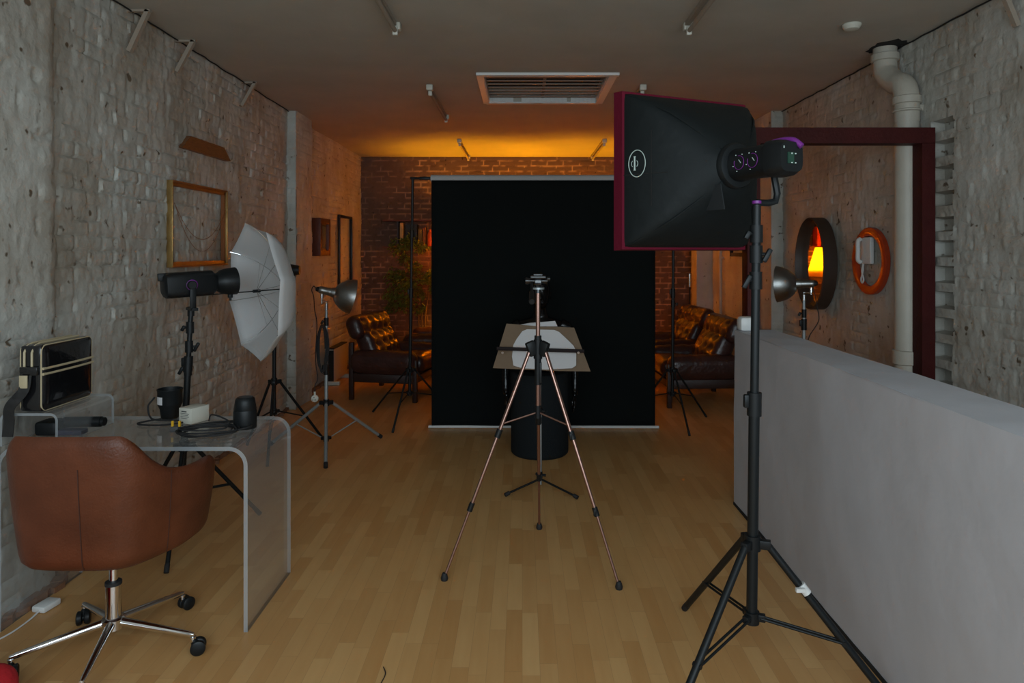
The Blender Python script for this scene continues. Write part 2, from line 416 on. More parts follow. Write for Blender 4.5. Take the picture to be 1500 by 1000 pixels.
# front wall with shop window opening (behind the camera)
bm = NB()
box(bm, (.15, YF-.1, .275), (5.2, .2, .55)); box(bm, (.15, YF-.1, 2.69), (5.2, .2, .28))
box(bm, (-2.10, YF-.1, 1.55), (.7, .2, 2.0)); box(bm, (2.55, YF-.1, 1.55), (.4, .2, 2.0))
struct(obj('wall_front', bm, 'half', smooth=False))
bm = NB()
for x in (-1.75, .3, 2.35): box(bm, (x, YF-.07, 1.55), (.06, .08, 2.0))
for z in (.575, 2.525): box(bm, (.3, YF-.07, z), (4.1, .08, .05))
struct(obj('window_1', bm, 'white', smooth=False))
bm = NB(); box(bm, (.15, 4.05, -.05), (5.3, 11.5, .1)); struct(obj('floor', bm, 'floor', smooth=False))
# ceiling with the vent opening
VX0, VX1, VY0, VY1 = -.30, .66, 5.14, 6.08
bm = NB()
def cb(x0, x1, y0, y1): box(bm, ((x0+x1)/2, (y0+y1)/2, CZ+.06), (x1-x0, y1-y0, .12))
cb(-2.5, VX0, -1.7, 9.85); cb(VX1, 2.8, -1.7, 9.85); cb(VX0, VX1, -1.7, VY0); cb(VX0, VX1, VY1, 9.85)
struct(obj('ceiling', bm, 'ceil', smooth=False))
# half-height partition
def half_h(seed): return lambda u, v: ((vn(u*2.3, v*2.3, seed)-.5)*.010+(vn(u*9, v*9, seed+1)-.5)*.0025, u*0)
s = Sheets()
HX0, HX1, HY0, HY1, HZ = 1.2555, 1.486, -.2, 4.05, 1.035
s.add((HX0, HY0, .012), (0, 1, 0), (0, 0, 1), (-1, 0, 0), HY1-HY0, HZ-.012, .03, half_h(31))
s.slab((HX0+.006, HY0, .012), (HX1, HY1, HZ-.004))
s.add((HX0-.002, HY0, HZ), (0, 1, 0), (1, 0, 0), (0, 0, 1), HY1-HY0, HX1-HX0+.004, .03, lambda u, v: ((vn(u*5, v*5, 35)-.5)*.006, u*0))
s.add((HX1+.002, HY0, .012), (0, 1, 0), (0, 0, 1), (1, 0, 0), HY1-HY0, HZ-.012, .05, half_h(33))
s.build('wall_partition', 'half')
bm = NB(); box(bm, (HX0+.004, (HY0+HY1)/2, .008), (.016, HY1-HY0, .016)); struct(obj('gap_shade_strip', bm, 'dark', smooth=False))  # dark strip put in for the shaded gap between partition and floor
# steel portal frame
bm = NB()
box(bm, (1.378, 4.11, 1.0725), (.076, .1, 2.145)); box(bm, (2.418, 4.11, 1.0725), (.078, .1, 2.145)); box(bm, (1.898, 4.11, 2.19), (1.118, .1, .094))
struct(obj('trim_2', bm, 'red', smooth=False))
# rough skirting of crumbled plaster along the left wall
bm = NB()
for (y0, y1, x) in ((1.0, 3.1, -2.10), (3.1, 6.46, -2.17), (6.95, 9.6, -2.27)):
    n = int((y1-y0)/.05); prev = None
    for i in range(n):
        y = y0+(y1-y0)*(i+.5)/n; xx = x - (.0205*(y-3.1) if x == -2.17 else 0) + .02
        box(bm, (xx+random.uniform(-.012, .012), y, .012), (random.uniform(.03, .06), .06, random.uniform(.018, .045)), Matrix.Rotation(random.uniform(-.4, .4), 3, 'Z'))
struct(obj('baseboard_left', bm, mat('crumbled_skirting', (.22, .10, .05), .85, bump=.4), smooth=False))

# ------------------------------------------------------------ ceiling fittings
t = thing('ceiling_vent', 'square louvred hatch in the ceiling with chipped white surround', 'vent', (.18, 5.61, CZ))
bm = NB(); box(bm, (.19, VY0-.03, CZ-.008), (1.07, .055, .022), bev=.003); box(bm, (VX0-.02, 5.61, CZ-.006), (.05, .97, .014)); box(bm, (VX1+.025, 5.61, CZ-.006), (.06, .97, .014))
box(bm, (.18, VY1+.02, CZ-.006), (1.0, .05, .014))
for k in range(26):
    if k in (6, 7, 19): continue
    box(bm, (VX0+.02+k*.0365, VY1-.012, CZ+.02+random.uniform(-.004, .006)), (.039, .02, .05+random.uniform(0, .014)))
box(bm, (VX1-.005, 5.61, CZ+.03), (.01, .92, .06)); box(bm, (VX0+.005, 5.61, CZ+.03), (.01, .92, .06))
obj('surround', bm, 'white', t, t, smooth=False)
bm = NB(); box(bm, (.18, 5.61, CZ+.33), (.99, .98, .015)); box(bm, (VX0-.012, 5.61, CZ+.225), (.02, .96, .208)); box(bm, (VX1+.012, 5.61, CZ+.225), (.02, .96, .208)); box(bm, (.18, VY0-.012, CZ+.225), (.98, .02, .208)); box(bm, (.18, VY1+.012, CZ+.225), (.98, .02, .208)); obj('backing', bm, 'dark', t, t, smooth=False)
for k in range(8):
    bm = NB(); box(bm, (.18, VY0+.09+k*.11, CZ+.030), (.93, .030, .009)); obj('slat', bm, 'slat', t, t, smooth=False)
bm = NB(); box(bm, (.18, 5.61, CZ+.052), (.022, .92, .04)); obj('divider', bm, 'slat', t, t, smooth=False)

def batten(x, y0, y1, label):
    t = thing('fluorescent_batten', label, 'ceiling light', (x, (y0+y1)/2, CZ), 0, 'bare ceiling battens')
    for y in (y0, y1):
        bm = NB(); box(bm, (x, y, CZ-.022), (.052, .05, .044), bev=.005); box(bm, (x, y+(.03 if y == y0 else -.03), CZ-.055), (.03, .022, .05), bev=.004); obj('end_cap', bm, 'cream', t, t)
    bm = NB(); box(bm, (x-.008, (y0+y1)/2, CZ-.012), (.028, y1-y0-.04, .022)); obj('spine', bm, 'batten', t, t)
    bm = NB(); rod(bm, (x, y0+.03, CZ-.055), (x, y1-.03, CZ-.055), .013); obj('tube', bm, 'batten', t, t)
batten(-.735, 2.75, 3.98, 'thin ceiling tube fitting cut off by the top edge, left one')
batten(.965, 2.75, 3.98, 'thin ceiling tube fitting cut off by the top edge, right one')
batten(-.74, 5.46, 6.66, 'thin ceiling tube fitting left of the louvred hatch')
batten(.965, 5.46, 6.66, 'thin ceiling tube fitting right of the louvred hatch, behind softbox')
batten(-.745, 8.1, 9.45, 'thin ceiling tube fitting near brown wall, left of glow')
batten(.975, 8.1, 9.45, 'thin ceiling tube fitting near brown wall, right of glow')
bm = NB(); lathe(bm, [(.052, 0), (.054, -.006), (.050, -.016), (.046, -.020), (.040, -.030), (.02, -.034)], T((1.93, 4.0, CZ-.0005)), 28)
solo('smoke_detector', bm, 'cream', 'small round cream smoke detector on the ceiling', 'smoke detector')
def bracket(x_w, y, zw, xc, label):
    bm = NB(); a = V((x_w, y, zw)); b = V((xc, y, CZ-.004)); d = b-a
    sgn = 1 if xc > x_w else -1
    box(bm, (a+b)/2, (.024, .028, d.length), Matrix.Rotation(math.atan2(d.x, d.z), 3, 'Y'))
    box(bm, ((x_w+xc)/2, y, CZ-.007), (abs(xc-x_w)+.03, .028, .012))
    solo('roof_bracket', bm, 'batten', label, 'bracket', 'diagonal struts under the ceiling', smooth=False)
bracket(-2.165, 3.76, 2.60, -2.06, 'diagonal wooden strut at ceiling edge, nearest on the left wall')
bracket(-2.175, 4.30, 2.63, -2.07, 'diagonal wooden strut at ceiling edge, middle on the left wall')
bracket(-2.20, 5.36, 2.64, -2.095, 'diagonal wooden strut at ceiling edge, furthest on the left wall')
bracket(2.465, 3.40, 2.62, 2.38, 'diagonal wooden strut at the top of the right wall')
for nm, x0, dx, y0, y1, lab in (('cable', -2.135, -.0205, 3.15, 6.45, 'dark line added for the crack between left wall and ceiling'), ('cable', 2.455, 0, 3.2, 6.45, 'dark line added for the crack between right wall and ceiling')):
    bm = NB(); pts = []  # thin dark line added in place of the dark crack at the ceiling joint
    for i in range(34):
        y = y0+(y1-y0)*i/33; pts.append((x0+dx*(y-3.1)+random.uniform(-.004, .004), y, CZ-.009+random.uniform(-.003, .003)))
    sweep(bm, spline(pts, 3), .0045, 6); solo(nm, bm, 'dark', lab, 'cable')

# drain pipe
t = thing('soil_pipe', 'cream painted soil pipe with swan-neck bend at the ceiling', 'pipe', (2.385, 4.235, 0))
bm = NB(); sweep(bm, spline([(2.375, 4.47, CZ+.02), (2.375, 4.47, 2.74), (2.375, 4.455, 2.66), (2.38, 4.37, 2.585), (2.385, 4.27, 2.53), (2.385, 4.235, 2.44), (2.385, 4.235, 2.30)], 8), .072, 24)
obj('bend', bm, 'pipe', t, t)
bm = NB(); rod(bm, (2.385, 4.235, .80), (2.385, 4.235, 2.44), .070, seg=28); rod(bm, (2.385, 4.235, 0), (2.385, 4.235, .82), .070, seg=28); obj('downpipe', bm, 'pipe', t, t)
for z, h in ((2.41, .05), (2.36, .018), (.80, .09), (.74, .02)):
    bm = NB(); lathe(bm, [(.074, 0), (.083, .005), (.083, h-.005), (.074, h)], T((2.385, 4.235, z)), 28); obj('collar', bm, 'pipe', t, t)
bm = NB(); lathe(bm, [(.074, 0), (.085, .005), (.085, .045), (.074, .05)], T((2.375, 4.47, 2.74)), 28); obj('collar', bm, 'pipe', t, t)
for z in (2.385, .77):
    bm = NB(); box(bm, (2.45, 4.215, z), (.07, .035, .04), bev=.006); obj('wall_lug', bm, 'pipe', t, t)
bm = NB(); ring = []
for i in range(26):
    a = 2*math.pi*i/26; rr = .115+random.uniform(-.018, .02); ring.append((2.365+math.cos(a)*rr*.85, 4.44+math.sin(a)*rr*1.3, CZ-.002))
loft(bm, [ring, [(x, y, CZ-.0005) for x, y, z in ring]]); struct(obj('hole_shade_patch', bm, 'dark', smooth=False))  # flat dark patch painting the darkness of the hole around the pipe

# ------------------------------------------------------------ stand builder
def on_leg(a, b, f): return V(a).lerp(V(b), f)
def light_stand(name, label, base, top, feet, cz, hz, mt, r_low, r_up, join_z, brace_f=.55, foot_r=.011, extra=(), leg_r=.0095, knobs=(), group=None, clampm='blackp', leg2=False):
    """base (x,y) at floor level, top point; feet list of (x,y)"""
    t = thing(name, label, 'light stand', (base[0], base[1], 0), 0, group)
    b = V((base[0], base[1], 0)); tp = V(top); ax = (tp-b)
    def at(z): return b + ax*(z/tp.z)
    bm = NB(); rod(bm, at(hz-.02), at(join_z), r_low); obj('lower_pole', bm, mt, t, t)
    bm = NB(); rod(bm, at(join_z-.01), at(tp.z), r_up); obj('upper_pole', bm, mt, t, t)
    bm = NB(); rod(bm, at(join_z-.05), at(join_z+.03), r_low+.006); box(bm, at(join_z)+V((-r_low-.008, 0, 0)), (.02, .02, .045), bev=.004); obj('pole_clamp', bm, clampm, t, t)
    bm = NB(); rod(bm, at(cz-.022), at(cz+.028), r_low+.009)
    bm2 = NB(); rod(bm2, at(hz-.022), at(hz+.018), r_low+.007)
    for (fx, fy) in feet:
        d = (V((fx, fy, 0))-V((base[0], base[1], 0))).normalized()
        rt = Matrix.Rotation(math.atan2(d.y, d.x), 3, 'Z')
        box(bm, at(cz)+d*(r_low+.018), (.045, .026, .03), rt, bev=.003); box(bm2, at(hz)+d*(r_low+.01), (.032, .022, .024), rt, bev=.003)
    obj('collar', bm, clampm, t, t); obj('hub', bm2, clampm, t, t)
    for (fx, fy) in feet:
        d = (V((fx, fy, 0))-V((base[0], base[1], 0))).normalized()
        a = at(cz)+d*(r_low+.03); f = V((fx, fy, foot_r))
        bm = NB(); rod(bm, a, f, leg_r); lg = obj('leg', bm, mt, t, t)
        dd = (f-a).normalized()
        bm = NB(); rod(bm, f-dd*.035, f+dd*.002, foot_r); obj('rubber_foot', bm, 'rubber', lg, t)
        m_ = on_leg(a, f, brace_f); h = at(hz)+d*(r_low+.012); side = d.cross(V((0, 0, 1)))*(.009 if leg2 else .0)
        bm = NB()
        if leg2:
            for sg in (-1, 1): rod(bm, h+side*sg, m_+side*sg, .0045)
        else: rod(bm, h, m_, .0052)
        rod(bm, m_-side.normalized()*.014 if leg2 else m_+V((0, 0, .01)), m_+side.normalized()*.014 if leg2 else m_-V((0, 0, .01)), .008)
        obj('brace', bm, mt, t, t)
    for (z, ang, l) in knobs:
        c = at(z); d = V((math.cos(R(ang)), math.sin(R(ang)), 0)); 
        bm = NB(); rod(bm, c-V((0, 0, .03)), c+V((0, 0, .03)), r_up+.007); rod(bm, c, c+d*(r_up+.016), .006); box(bm, c+d*(r_up+.022)+V((0, 0, -.004)), (.016, .016, l), Matrix.Rotation(.5, 3, 'Y'), bev=.004)
        obj('locking_knob', bm, 'blackp', t, t)
    return t, at

# softbox stand (right foreground)
st, at = light_stand('light_stand', 'black tripod stand under the maroon-edged softbox, in front of partition', (.787, 2.35), (.807, 2.35, 1.66),
    [(.677, 2.846), (.407, 2.01), (1.215, 2.205)], .497, .245, 'black', .0185, .0145, .985, .60, .013, leg_r=.0125, knobs=((1.40, 200, .05), (1.49, -30, .05), (1.56, 200, .03)), leg2=True)
bm = NB(); rod(bm, at(1.58), at(1.66), .010); obj('spigot', bm, 'steel', st, st)
bm = NB(); a = V((.787+.06, 2.35-.02, .497)); f = V((1.215, 2.205, .013)); p = a.lerp(f, .245); q = a.lerp(f, .30); rod(bm, p, q, .0155); box(bm, p.lerp(q, .5)+V((-.02, -.02, .006)), (.03, .012, .012)); obj('tape', bm, 'white', st, st)['label'] = 'white tape band'

# monolight body builder
def supers(n, hx, hy, e, z, mtx):
    out = []
    for i in range(n):
        a = 2*math.pi*i/n; c, s_ = math.cos(a), math.sin(a)
        out.append(mtx @ V((math.copysign(abs(c)**(2/e), c)*hx, math.copysign(abs(s_)**(2/e), s_)*hy, z)))
    return out
def ring_mesh(bm, mtx, r, th, seg=28, sx=1, sy=1, a0=0, a1=360):
    pts = [mtx @ V((math.cos(R(a0+(a1-a0)*i/seg))*r*sx, math.sin(R(a0+(a1-a0)*i/seg))*r*sy, 0)) for i in range(seg+1)]
    sweep(bm, pts, th, 6)
# --- right head
fdir = V((-.41, .912, 0)).normalized(); ringc = V((.770, 2.46, 1.808))
Hm = T(ringc, fdir)                       # local z towards softbox front, x horizontal, y up
hx = Hm.to_3x3() @ V((1, 0, 0))
sd = -1 if hx.dot(V((-.91, -.41, 0))) < 0 else 1
hd = thing('monolight', 'black flash head with purple handle behind the softbox', 'studio flash', tuple(ringc+V((0, 0, -.2))))
bm = NB(); loft(bm, [supers(40, .052, .055, 3.2, z, Hm) for z in (-.20, -.03)] + [supers(40, .058, .06, 2.2, -.018, Hm), supers(40, .058, .06, 2.0, .0, Hm)]); obj('body', bm, 'blackp', hd, hd)
bm = NB(); loft(bm, [supers(40, .058, .061, 4, z, Hm) for z in (-.192, -.205)] + [supers(40, .056, .059, 4, -.235, Hm), supers(40, .048, .048, 4, -.262, Hm)]); rp = obj('rear_panel', bm, 'blackp', hd, hd)
bm = NB(); box(bm, Hm @ V((.006, -.004, -.263)), (.026, .004, .036), basis(fdir).to_3x3() @ Matrix.Rotation(R(90), 3, 'X')); obj('display', bm, 'display', rp, hd)
for k in range(4):
    bm = NB(); box(bm, Hm @ V((-.012+.016*(k % 2), -.02+.03*(k//2), -.2655)), (.004, .004, .004)); obj('button', bm, 'logo', rp, hd)
bm = NB(); box(bm, Hm @ V((.035, .03, -.258)), (.008, .008, .008)); obj('button', bm, 'logo', rp, hd)
bm = NB(); sweep(bm, spline([Hm @ V((-sd*.01, .056, -.15)), Hm @ V((-sd*.015, .062, -.18)), Hm @ V((-sd*.02, .062, -.22)), Hm @ V((-sd*.025, .055, -.25)), Hm @ V((-sd*.035, .035, -.27))], 6), .010, 12); obj('handle', bm, 'purple', hd, hd)
for k, z in enumerate((-.075, -.14)):
    bm = NB(); mt_ = T(Hm @ V((sd*.0535, .0, z)), (Hm.to_3x3() @ V((sd, 0, 0)))); ring_mesh(bm, mt_, .024, .0011, a0=-200, a1=100); dl = obj('dial', bm, 'purple', hd, hd)
    bm = NB(); box(bm, mt_ @ V((.004, .004, 0)), (.002, .002, .016), mt_.to_3x3() @ Matrix.Rotation(.7, 3, 'Z') @ Matrix.Rotation(R(90), 3, 'X')); obj('pointer', bm, 'logo', dl, hd)
    for a in (60, 120, 200, 250):
        bm = NB(); box(bm, mt_ @ V((math.cos(R(a))*.031, math.sin(R(a))*.031, 0)), (.003, .003, .003)); obj('mark', bm, 'logo', dl, hd)
bm = NB(); lathe(bm, [(.058, -.02), (.078, -.015), (.084, -.004), (.084, .008)], Hm, 40); obj('mount_ring', bm, 'black', hd, hd)
bm = NB(); yk = Hm @ V((-sd*.062, 0, -.12))
topp = V((.807, 2.35, 1.66))
sweep(bm, [yk+V((0, 0, .0)), yk+V((0, 0, -.04)), V((yk.x+.012, yk.y, 1.70)), V((yk.x+.006, yk.y, 1.675)), V((yk.x-.02, yk.y, 1.668)), topp+V((0, 0, .008))], .0125, 8)
rod(bm, yk+(Hm.to_3x3() @ V((sd*.02, 0, 0))), yk-(Hm.to_3x3() @ V((sd*.018, 0, 0))), .022); obj('yoke', bm, 'black', hd, hd)
bm = NB(); rod(bm, topp+V((0, 0, .004)), topp+V((0, 0, .014)), .0155); obj('spigot_collar', bm, 'purple', hd, hd)['label'] = 'purple spigot collar'
# --- softbox
sb = thing('softbox', 'square black softbox with maroon edging and oval logo', 'softbox', tuple(ringc+fdir*.2+V((0, 0, -.3))))
def sq(n, h, z, e):   # rounded square ring
    return supers(n, h, h, e, z, Hm)
prof = [(.082, .005, 2.0), (.115, .03, 2.6), (.165, .07, 4), (.215, .125, 7), (.255, .185, 12), (.283, .245, 24), (.298, .30, 40), (.300, .325, 60)]
bm = NB(); loft(bm, [sq(64, h, z, e) for h, z, e in prof], cap=False); bmesh.ops.remove_doubles(bm, verts=bm.verts, dist=.0002)
obj('shell', bm, 'softb', sb, sb, angle=28)
bm = NB(); h0, h1 = .2985, .303
def rectring(h, z): return [Hm @ V((x, y, z)) for x, y in ((-h, -h), (h, -h), (h, h), (-h, h))]
loft(bm, [rectring(.290, .280), rectring(.301, .283), rectring(.305, .335), rectring(.296, .335), rectring(.290, .280)], cap=False); obj('edging', bm, 'maroon', sb, sb, smooth=False)
bm = NB(); loft(bm, [rectring(.296, .318), rectring(.296, .322)]); obj('front_diffuser', bm, 'diffuser', sb, sb, smooth=False)
for a in range(4):
    bm = NB(); sx_ = (1, -1, -1, 1)[a]; sy_ = (1, 1, -1, -1)[a]
    pts = [Hm @ V((sx_*h*.985*(.72 if e < 3 else .86 if e < 5 else .94 if e < 13 else .985), sy_*h*.985*(.72 if e < 3 else .86 if e < 5 else .94 if e < 13 else .985), z)) for h, z, e in prof[:-1]]
    sweep(bm, spline(pts, 3), .0035, 6); obj('corner_rib', bm, 'softb', sb, sb)
# side panel facing the camera: local x sign
def sidept(y, z, off=.0015):
    zs = [p[1] for p in prof]; hs = [p[0] for p in prof]; h = float(np.interp(z, zs, hs)); return Hm @ V((sd*(h+off), y, z))
bm = NB()
for pts in ([sidept(.0-.02, z) for z in np.linspace(.12, .31, 8)], [sidept(y, .17) for y in np.linspace(-.14, .14, 9)]): sweep(bm, pts, .0016, 5)
obj('seam', bm, 'dark', sb, sb)
logo_c = sidept(.02, .222, .0025); nrm = (Hm.to_3x3() @ V((sd, 0, -.45))).normalized(); Lm = T(logo_c, nrm)
bm = NB(); ring_mesh(bm, Lm, 1, .0017, 40, .036, .050); 
for (p0, p1, r_) in (((-.010, -.024), (-.010, .026), .0032), ((-.006, -.024), (-.014, -.024), .002), ((-.006, .026), (-.014, .026), .002)):
    rod(bm, Lm @ V((*p0, 0)), Lm @ V((*p1, 0)), r_, seg=6)
ring_mesh(bm, Lm @ Matrix.Translation((-.010, 0, 0)), .014, .0012, 10, a0=-50, a1=50); ring_mesh(bm, Lm @ Matrix.Translation((-.010, 0, 0)), .014, .0012, 10, a0=130, a1=230)
obj('logo', bm, 'logo', sb, sb)['label'] = 'pale oval logo with upright mark'
bm = NB(); fl = ringc+(Hm.to_3x3() @ V((sd*.03, -.07, .02)))
sx3 = Hm.to_3x3() @ V((1, 0, 0)); fz = fdir
pp = [fl-fz*.03, fl+fz*.05, fl+fz*.07+V((0, 0, -.09)), fl-fz*.05+V((0, 0, -.09))]
loft(bm, [[p+sx3*sd*.045 for p in pp], [p+sx3*sd*.049 for p in pp]]); obj('hook_flap', bm, mat('flap_nylon', (.016, .019, .021), .6), sb, sb, smooth=False)

# ------------------------------------------------------------ left foreground head, stand and umbrella
light_stand('light_stand', 'black tripod stand behind the acrylic desk under flash with purple knob', (-1.785, 3.55), (-1.742, 3.59, 1.19),
    [(-1.65, 3.165), (-1.49, 3.876), (-2.09, 3.60)], .48, .24, 'black', .0165, .0125, .92, .55, .012, leg_r=.0105, knobs=((1.0, 20, .05), (1.10, 190, .03), (.88, 190, .045)), leg2=True)
ax = V((.743, .669, .045)).normalized(); hb = V((-1.845, 3.50, 1.322)); Hl = T(hb, ax)
hd = thing('monolight', 'black flash head with purple knob aimed into the white umbrella', 'studio flash', (-1.742, 3.59, 1.19))
bm = NB(); loft(bm, [supers(36, .045, .045, 3, .0, Hl), supers(36, .058, .060, 4.5, .010, Hl), supers(36, .060, .066, 4.5, .03, Hl), supers(36, .060, .066, 4.5, .235, Hl), supers(36, .052, .054, 3, .25, Hl), supers(36, .045, .045, 2, .265, Hl)]); obj('body', bm, 'blackp', hd, hd)
lx = Hl.to_3x3() @ V((1, 0, 0)); s2 = 1 if lx.dot(V((.5, -1, 0))) > 0 else -1
bm = NB(); m_ = T(Hl @ V((s2*.058, -.002, .125)), lx*s2); lathe(bm, [(.028, -.003), (.028, .006), (.022, .008)], m_, 28); obj('pivot_ring', bm, 'purple', hd, hd)['label'] = 'purple pivot ring'
bm = NB(); lathe(bm, [(.023, .0), (.023, .024), (.019, .028)], m_ @ Matrix.Translation((.004*s2, 0, 0)), 28)
c0 = m_ @ V((0, 0, .02)); tp = V((-1.742, 3.59, 1.19))
box(bm, (c0+V((c0.x, c0.y, 1.20)))/2, (.012, .03, abs(c0.z-1.20)), basis(lx*s2).to_3x3() @ Matrix.Rotation(R(90), 3, 'Y') @ Matrix.Rotation(R(90), 3, 'X') if False else Matrix.Rotation(math.atan2(lx.y, lx.x), 3, 'Z'), bev=.003)
box(bm, (V((c0.x, c0.y, 1.20))+tp+V((0, 0, .01)))/2, ((V((c0.x, c0.y, 0))-V((tp.x, tp.y, 0))).length+.03, .03, .014), Matrix.Rotation(math.atan2(lx.y, lx.x), 3, 'Z')); rod(bm, tp+V((0, 0, -.03)), tp+V((0, 0, .02)), .017)
obj('yoke', bm, 'black', hd, hd)
bm = NB(); box(bm, Hl @ V((0, -.058, .04)), (.05, .05, .014), basis(ax).to_3x3() @ Matrix.Rotation(R(90), 3, 'X')); obj('power_socket', bm, 'blackp', hd, hd)
bm = NB(); box(bm, Hl @ V((0, .045, .015)), (.02, .07, .04), basis(ax).to_3x3() @ Matrix.Rotation(R(90), 3, 'X'), bev=.004); obj('handle', bm, 'blackp', hd, hd)
bm = NB(); lathe(bm, [(.046, .262), (.050, .268), (.062, .285), (.070, .31), (.0745, .35), (.075, .365), (.072, .365), (.062, .31), (.04, .285)], Hl, 40, cap1=True); rf = obj('reflector', bm, 'black', hd, hd)
bm = NB(); box(bm, Hl @ V((0, -.080, .335)), (.03, .02, .02), basis(ax).to_3x3(), bev=.003); rod(bm, Hl @ V((0, -.08, .335)), Hl @ V((0, -.105, .335)), .006); obj('umbrella_clip', bm, 'black', rf, hd)
# umbrella
ua = V((.743, .669, .04)).normalized(); rimc = hb + V((.743, .669, 0))*.462 + V((0, 0, -.045)); Um = T(rimc, ua); RU = .392; DU = .20
um = thing('photo_umbrella', 'white translucent photographic umbrella in front of the flash head', 'umbrella', tuple(rimc+V((0, 0, -RU))))
NR = 8; NT = 10; NP = 8; A0 = R(34)
def upt(t, phi):   # t 0 apex .. 1 rim
    k = ((phi-A0) % (2*math.pi/NR)) - math.pi/NR
    ch = math.cos(math.pi/NR)/math.cos(k)
    sag = 1-(.02*t*t)*(1-(abs(k)/(math.pi/NR))**2)
    f = 1+(ch-1)*min(1, t*1.5)
    rr = RU*math.sin(t*R(72))/math.sin(R(72)); zz = DU*(math.cos(t*R(72))-math.cos(R(72)))/(1-math.cos(R(72)))
    return Um @ V((math.cos(phi)*rr*f*sag, math.sin(phi)*rr*f*sag, zz))
bm = NB(); apex = bm.verts.new(upt(0, 0)); prev = None; tot = NR*NP
for i in range(1, NT+1):
    ring = [bm.verts.new(upt(i/NT, A0+2*math.pi*j/tot)) for j in range(tot)]
    for j in range(tot):
        jj = (j+1) % tot
        if prev is None: bm.faces.new((apex, ring[j], ring[jj]))
        else: bm.faces.new((prev[j], ring[j], ring[jj], prev[jj]))
    prev = ring
cn = obj('canopy', bm, 'umbrella', um, um, angle=60); md = cn.modifiers.new('thickness', 'SOLIDIFY'); md.thickness = .0012
for k in range(NR):
    phi = A0+2*math.pi*k/NR
    bm = NB(); pts = [upt(i/NT, phi)-ua*.006 for i in range(NT+1)]; sweep(bm, pts, .0018, 6); q = upt(.55, phi)-ua*.006
    rod(bm, q, Um @ V((0, 0, .02)), .0013, seg=6); obj('rib', bm, 'chrome', um, um)
bm = NB(); rod(bm, Um @ V((0, 0, DU+.015)), Um @ V((0, 0, -.36)), .0035, seg=10); rod(bm, Um @ V((0, 0, .0)), Um @ V((0, 0, .04)), .009); obj('shaft', bm, 'black', um, um)

# second black stand behind the umbrella with small head
light_stand('light_stand', 'black tripod stand by the left pier, its top hidden behind the umbrella', (-1.86, 5.12), (-1.86, 5.12, 1.30),
    [(-1.585, 5.43), (-2.12, 5.26), (-1.77, 4.74)], .52, .30, 'black', .014, .011, .85, .6, .011, leg_r=.010, knobs=((1.1, 20, .04),), leg2=True)
hd = thing('monolight', 'small black flash head poking out behind the umbrella', 'studio flash', (-1.86, 5.12, 1.28))
Hs = T((-1.90, 5.12, 1.352), (.97, .1, .03))
bm = NB(); lathe(bm, [(.04, -.1), (.046, -.09), (.046, .08), (.042, .10), (.046, .11), (.052, .13), (.052, .15)], Hs, 28); obj('body', bm, 'blackp', hd, hd)
bm = NB(); lathe(bm, [(.043, .15), (.047, .16), (.036, .215), (.034, .225)], Hs, 28); obj('modelling_cap', bm, 'black', hd, hd)
bm = NB(); rod(bm, (-1.86, 5.12, 1.27), (-1.86, 5.12, 1.33), .016); obj('mount', bm, 'black', hd, hd)

# ------------------------------------------------------------ silver stands with spun reflectors
def spun_lamp(label, pole_top, c, axis, cordpts, plug=None):
    """c = back of dome"""
    t = thing('reflector_lamp', label, 'studio lamp', pole_top); Am = T(c, axis)
    bm = NB(); lathe(bm, [(.030, -.0), (.034, .01), (.040, .035), (.062, .045), (.085, .065), (.110, .10), (.128, .145), (.134, .175), (.132, .176), (.12, .14), (.10, .10), (.06, .05)], Am, 48, cap0=True, cap1=True)
    obj('reflector', bm, 'alu', t, t)
    bm = NB(); lathe(bm, [(.018, -.085), (.024, -.08), (.028, -.06), (.028, -.015), (.031, -.01), (.031, .012)], Am, 32); sk = obj('socket', bm, 'alu', t, t)
    bm = NB(); lathe(bm, [(.010, -.105), (.016, -.1), (.020, -.083), (.022, -.07)], Am, 24); obj('socket_cap', bm, 'blackp', sk, t)
    e = Am @ V((0, 0, -.06)); pt = V(pole_top)
    low = V((e.x, e.y, pt.z+.03))
    bm = NB(); rod(bm, e, low+V((0, 0, -.012)), .006); rod(bm, e+V((0, 0, -.06)), e+V((0, 0, -.03)), .012); sweep(bm, [low, V((pt.x, pt.y, pt.z+.03)), pt+V((0, 0, -.02))], .006, 8); rod(bm, pt+V((0, 0, -.03)), pt+V((0, 0, .015)), .0125)
    obj('bracket', bm, 'chrome', t, t)
    bm = NB(); hk = Am @ V((0, .0, -.1)); sweep(bm, spline([hk, hk+V((-.02, 0, .02)), hk+V((-.035, 0, -.01)), hk+V((-.02, 0, -.06))]+[V(p) for p in cordpts], 8), .0038, 8); obj('cord', bm, 'rubber', t, t)
    if plug:
        bm = NB(); lathe(bm, [(.018, -.012), (.026, -.008), (.028, .0), (.026, .010), (.02, .014)], T(plug, (.3, -1, 0)), 24); rod(bm, V(plug)+V((0, 0, .02)), V(plug)+V((0, 0, .05)), .008); pl = obj('plug', bm, 'cream', t, t)
        bm = NB()
        for (dx, dz) in ((0, .012), (-.009, -.008), (.009, -.008)): box(bm, V(plug)+V((dx, -.018, dz)), (.005, .012, .005))
        obj('pin', bm, 'ink', pl, t)
    return t
pl = (-1.477, 5.15, 1.09)
st, at = light_stand('light_stand', 'silver painted tripod stand near the left wall carrying spun aluminium reflector', (-1.48, 5.15), pl, [(-1.353, 4.70), (-1.13, 5.47), (-1.94, 5.26)],
    .357, .09, 'steel', .0135, .010, .62, .5, .015, leg_r=.0125, knobs=((.97, 180, .03),), group=None)
